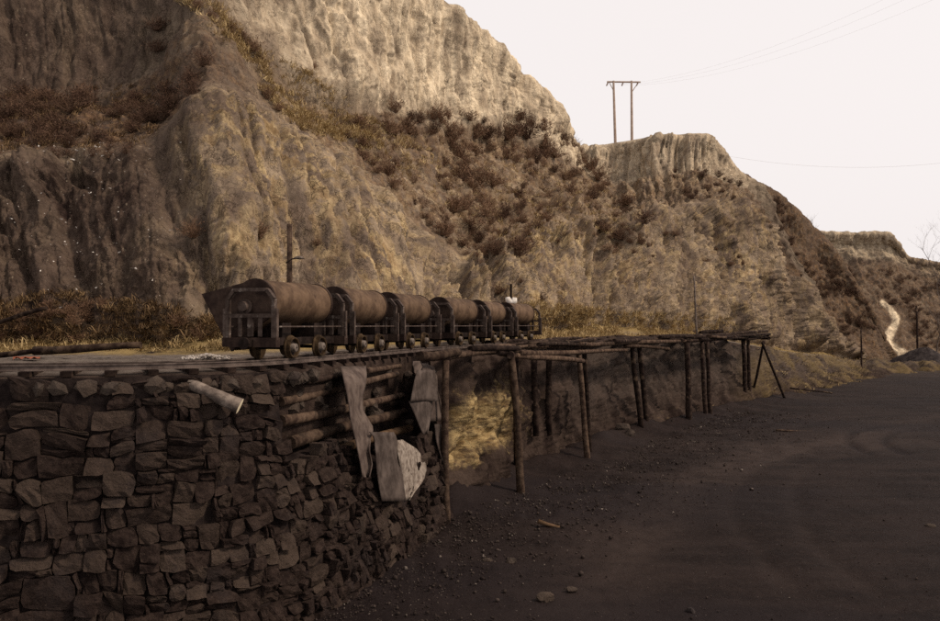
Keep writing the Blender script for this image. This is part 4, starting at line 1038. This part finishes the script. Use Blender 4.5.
def bare_tree(name, base, top, d, r0, spread, label, seed, levels=4):
    random.seed(seed); root = empty(name, tuple(W(*base, d)-np.array([0, 0, .4]))); R0 = Vector(root.location)
    tk, br = MB(), MB(); P1 = Vector(W(*top, d)); L = (P1-R0).length
    def grow(p, dirv, L, r, lv):
        pts = [p]; q_ = p; dv = dirv
        for i in range(4):
            dv = (dv+Vector((random.uniform(-1, 1), random.uniform(-1, 1), random.uniform(-.2, .5)))*.16).normalized(); q_ = q_+dv*L/4; pts.append(q_)
        (tk if lv == 0 else br).tube([x-R0 for x in pts], [r*(1-.16*i) for i in range(5)], 6 if lv < 2 else 4, True)
        if lv < levels:
            for k in range(5 if lv == 0 else random.choice((3, 4))):
                t = random.uniform(.45, 1.0); i = min(int(t*4), 3); b = pts[i].lerp(pts[i+1], t*4-i)
                side = Vector((random.uniform(-1, 1), random.uniform(-1, 1), random.uniform(.0, .7))).normalized()
                grow(b, (dv*.75+side*spread).normalized(), L*random.uniform(.42, .62), r*.45, lv+1)
    grow(R0, (P1-R0).normalized(), L*.62, r0, 0)
    tk.build('trunk', M['twig'], root, True); br.build('crown', M['twig'], root); tag(root, label, 'tree')
bare_tree('bare_tree', (945,360), (940,222), 128, .14, .75, 'tall bare tree at the right edge against the sky', 5, 5)
bare_tree('bare_tree', (938,362), (928,300), 134, .16, .8, 'smaller bare tree in front of the distant cliff', 9, 4)
bare_tree('bare_sapling', (812,247), (811,214), 136, .07, .7, 'thin bare sapling on the skyline right of the bluff', 12, 3)
bare_tree('bare_sapling', (548,150), (545,112), 78, .06, .9, 'thin bare sapling on the rim of the upper cliff', 15, 3)
random.seed(99)
def stake(name, px0, py0, px1, py1, d, r, m, label, cat='pole'):
    return log_between(name, W(px0, py0, d), W(px1, py1, d), r, r*.8, M[m], label, cat, seg=5, bend=.03, n=8)
stake('wooden_pole', 918, 366, 916.5, 306, 118, .16, 'wood_dark', 'straight dark pole behind the coal heap')
stake('wooden_pole', 862, 374, 861, 330, 84, .10, 'wood_dark', 'thin pole standing alone before the brush slope')
stake('wooden_pole', 843, 360, 842.5, 334, 94, .12, 'wood_dark', 'dark short pole at the foot of the bluff nose')
stake('wooden_pole', 697, 338, 694, 276, 56, .075, 'bark', 'slender pole rising behind the trestle deck')
stake('leaning_pole', -14, 326, 47, 308, 20.5, .06, 'wood_dark', 'leaning dark pole at the left edge of the photograph')
stake('fallen_log', 34, 351, 141, 345, 19.5, .10, 'wood', 'long grey log lying beside the track on the left', 'log')
stake('fallen_log', -20, 356, 42, 350, 19.0, .07, 'wood_dark', 'dark log lying at the far left beside the orange rag', 'log')
stake('fallen_branch', 538, 521, 587, 533.5, float(project(gpt(560,527))[2]), .055, 'wood_warm', 'bare branch lying on the coal dust in the foreground', 'branch')
stake('fallen_pole', 776, 430, 826, 431.5, float(project(gpt(800,431))[2]), .05, 'wood', 'straight pole lying on the yard past the trestle', 'pole')
stake('fallen_pole', 790, 388, 832, 393, 61, .07, 'wood_dark', 'dark pole lying on the spoil beyond the trestle end', 'pole')
stake('fallen_branch', 482, 500, 506, 504, float(project(gpt(494,503))[2]), .045, 'wood_dark', 'short dark stick lying below the ochre bank', 'branch')

# pole with lamp behind the nearest wagon
lp = empty('lamp_post', tuple(W(289.5, 345, 22.5)-np.array([0, 0, .2]))); tag(lp, 'weathered pole with a small lamp arm behind the nearest wagon', 'lamp post')
L0 = Vector(lp.location)
mb = MB(); mb.tube([Vector(W(289.5, y, 22.5))-L0 for y in (352, 320, 290, 255, 224)], [.085, .08, .08, .075, .07], 9, True, .04); mb.build('pole', M['wood'], lp)
mb = MB(); mb.tube([Vector(W(x, y, 22.5-.1))-L0 for x, y in ((286, 263), (292, 259), (299, 258))], .02, 6); mb.build('arm', M['dark'], lp)
mb = MB(); c0 = Vector(W(299, 257.5, 22.4))-L0; mb.lathe([(-.05,.04),(-.03,.15),(.0,.13),(.04,.05)], 'z', 12, tuple(c0)); mb.build('lamp_shade', M['hub'], lp, True)
# post with white rag behind the last wagons
pr = empty('rag_post', tuple(W(511, 340, 34.5))); tag(pr, 'dark pipe with a white bundle at its foot behind the wagons', 'post'); L0 = Vector(pr.location)
mb = MB(); mb.tube([Vector(W(511, y, 34.5))-L0 for y in (342, 320, 298, 284)], .05, 8); mb.build('pipe', M['dark'], pr)
mb = MB(); pts = [Vector(W(x, y, 34.3))-L0 for x, y in ((507.5, 297), (508.5, 301.5), (512, 303), (514.5, 301), (515, 297.5))]; mb.tube(pts, [.09, .14, .15, .14, .08], 9, True, .15); mb.build('bundle', M['white'], pr, True)

# orange rag by the left logs
Vr, Fr = [], []
for i in range(10):
    for j in range(5):
        P = W(13+i*3.0, 352.5+j*.6-1.8*math.sin(i*1.3+j)*.5, 18.6-.12*j); P[2] = 4.44+.07*abs(math.sin(i*1.1+j*.8)); Vr.append(P)
for i in range(9):
    for j in range(4): Fr.append((i*5+j, (i+1)*5+j, (i+1)*5+j+1, i*5+j+1))
tag(obj('orange_rag', Vr, Fr, M['orange'], None, True), 'faded orange rag lying by the logs at the far left', 'rag')

# ------------------------------------------------------------------ power line
pd = 97.0
hp_ = empty('power_pole', tuple(W(623, 146, pd))); tag(hp_, 'twin legged power pole on the skyline of the plateau', 'power pole'); L0 = Vector(hp_.location)
for x, xt in ((615.5, 613.5), (632, 631.5)):
    mb = MB(); mb.tube([Vector(W(x, 149, pd))-L0, Vector(W((x+xt)/2, 115, pd))-L0, Vector(W(xt, 81, pd))-L0], [.17, .15, .12], 8); mb.build('leg', M['pole'], hp_)
mb = MB(); mb.tube([Vector(W(607, 82, pd))-L0, Vector(W(640.5, 82.3, pd))-L0], .10, 6); mb.build('crossarm', M['pole'], hp_)
for a, b in (((609.5, 83), (614, 92)), ((638, 83), (632, 92))):
    mb = MB(); mb.tube([Vector(W(*a, pd))-L0, Vector(W(*b, pd))-L0], .05, 5); mb.build('brace', M['pole'], hp_)
for x, dx in ((608, -1.6), (623, -1.2), (638, -1.6)):
    mb = MB(); mb.tube([Vector(W(x, 82.8, pd))-L0, Vector(W(x+dx, 86, pd))-L0], [.10, .08], 6); mb.build('insulator', M['insul'], hp_)
for i, (a, b, da, db, r) in enumerate((((607, 85.5), (900, -8), 97, 60, .004), ((622, 85.5), (930, -12), 97, 60, .004), ((637, 85.5), (960, -12), 97, 60, .004), ((722, 155), (960, 161), 130, 120, .012))):
    A0, B0 = Vector(W(*a, da)), Vector(W(*b, db)); mb = MB()
    mb.tube([A0.lerp(B0, t/16)-Vector((0, 0, 1))*(1.4*4*(t/16)*(1-t/16)) - A0 for t in range(17)], r, 5); o = mb.build('power_line', M['wire'], None); o.location = A0
    tag(o, ['first of the wires running from the power pole to the upper right', 'middle wire running from the power pole to the upper right', 'lowest wire running from the power pole to the upper right', 'single wire crossing the sky right of the bluff'][i], 'wire', 'power lines')

# ------------------------------------------------------------------ loose stones on the yard, litter on the cliff
for i, (px, py, s_, lab) in enumerate(((622,438,.75,'pale boulder at the foot of the trestle posts'),(629,441,.5,'smaller boulder beside the pale boulder by the trestle'),(510,562,.24,'angular stone lying on the coal dust in the foreground'),(545,601,.28,'flat dark stone near the bottom edge of the yard'),(572,592,.22,'lone stone right of the flat dark stone'),(690,612,.2,'black lump of coal at the bottom edge'),(487,560,.2,'small stone left of the angular foreground stone'),(930,526,.2,'small dark lump at the right side of the yard'))):
    P = gpt(px, py); V, F = chunk(s_*.7, 400+i, .65); o = obj('boulder' if s_ > .4 else 'rock', V, F, M['rubble'] if 'black' not in lab else M['coal']); o.location = (P[0], P[1], float(gz(P[0], P[1]))-.04); tag(o, lab, 'rock')
base = [rock(1, 500+i, .75) for i in range(6)]
NG = 15000; t_ = RNG.random(NG); strip = t_ < .72
yy = np.where(strip, 12.5+RNG.random(NG)**1.35*36, 11+RNG.random(NG)**1.6*48)
xx = np.where(strip, (yy-22)*.58-.5+np.abs(RNG.normal(0, 1, NG))*2.4, RNG.uniform(-2, 28, NG))
ss_ = np.clip(np.where(strip, .010, .008)+RNG.exponential(np.where(strip, .010, .006), NG), 0, .075); ok = xx < yy*.64; xx, yy, ss_ = xx[ok], yy[ok], ss_[ok]; n_ = len(xx)
BV = np.array([b[0] for b in base]); sel = RNG.integers(0, 6, n_); an = RNG.uniform(0, 6.28, n_); co = BV[sel]*ss_[:, None, None]
Vg = np.stack([xx[:, None]+co[..., 0]*np.cos(an)[:, None]-co[..., 1]*np.sin(an)[:, None], yy[:, None]+co[..., 0]*np.sin(an)[:, None]+co[..., 1]*np.cos(an)[:, None], co[..., 2]+(gz(xx, yy)+.012)[:, None]], -1)
Lg = (np.arange(n_)[:, None, None]*12+np.array(base[0][1])[None]).reshape(-1)
o = bigmesh('gravel', Vg.reshape(-1, 3), Lg, 3, M['gravel'], False); tag(o, 'loose stones and coal crumbs strewn over the yard', 'gravel', kind='stuff')
# pale ballast beside the rail
mb = MB()
for i in range(420):
    s_ = random.uniform(.02, .05); px = random.gauss(206, 9); d = random.uniform(18.8, 19.9); P = WZ(px, d, 4.42+max(0, .09-abs(px-208)*.004)*random.random()); V, F = base[i % 6]
    mb.add([(P[0]+x*s_, P[1]+y*s_, P[2]+z*s_) for x, y, z in V], F)
tag(mb.build('pale_gravel', M['ballast'], None), 'small spill of white gravel beside the nearest wagon', 'gravel', kind='stuff')
mb = MB()
for i in range(210):
    px, py = random.gauss(75, 60), random.gauss(225, 55)
    if i < 60: px, py = random.gauss(75, 40), random.gauss(148, 8)
    if not (-5 < px < 200 and 135 < py < 335): continue
    P, k = nearest(CLIFF, px, py); s_ = random.choice((.015, .02, .025, .045))
    V = [np.array(P)+np.array([random.uniform(-1, 1)*s_*1.6, -.2+random.uniform(-.05, .05), random.uniform(-1, 1)*s_]) for _ in range(4)]
    mb.add(V, [(0, 1, 2), (0, 2, 3)])
tag(mb.build('litter', M['white'], None), 'white scraps of litter strewn over the left cliff face', 'litter', kind='stuff')
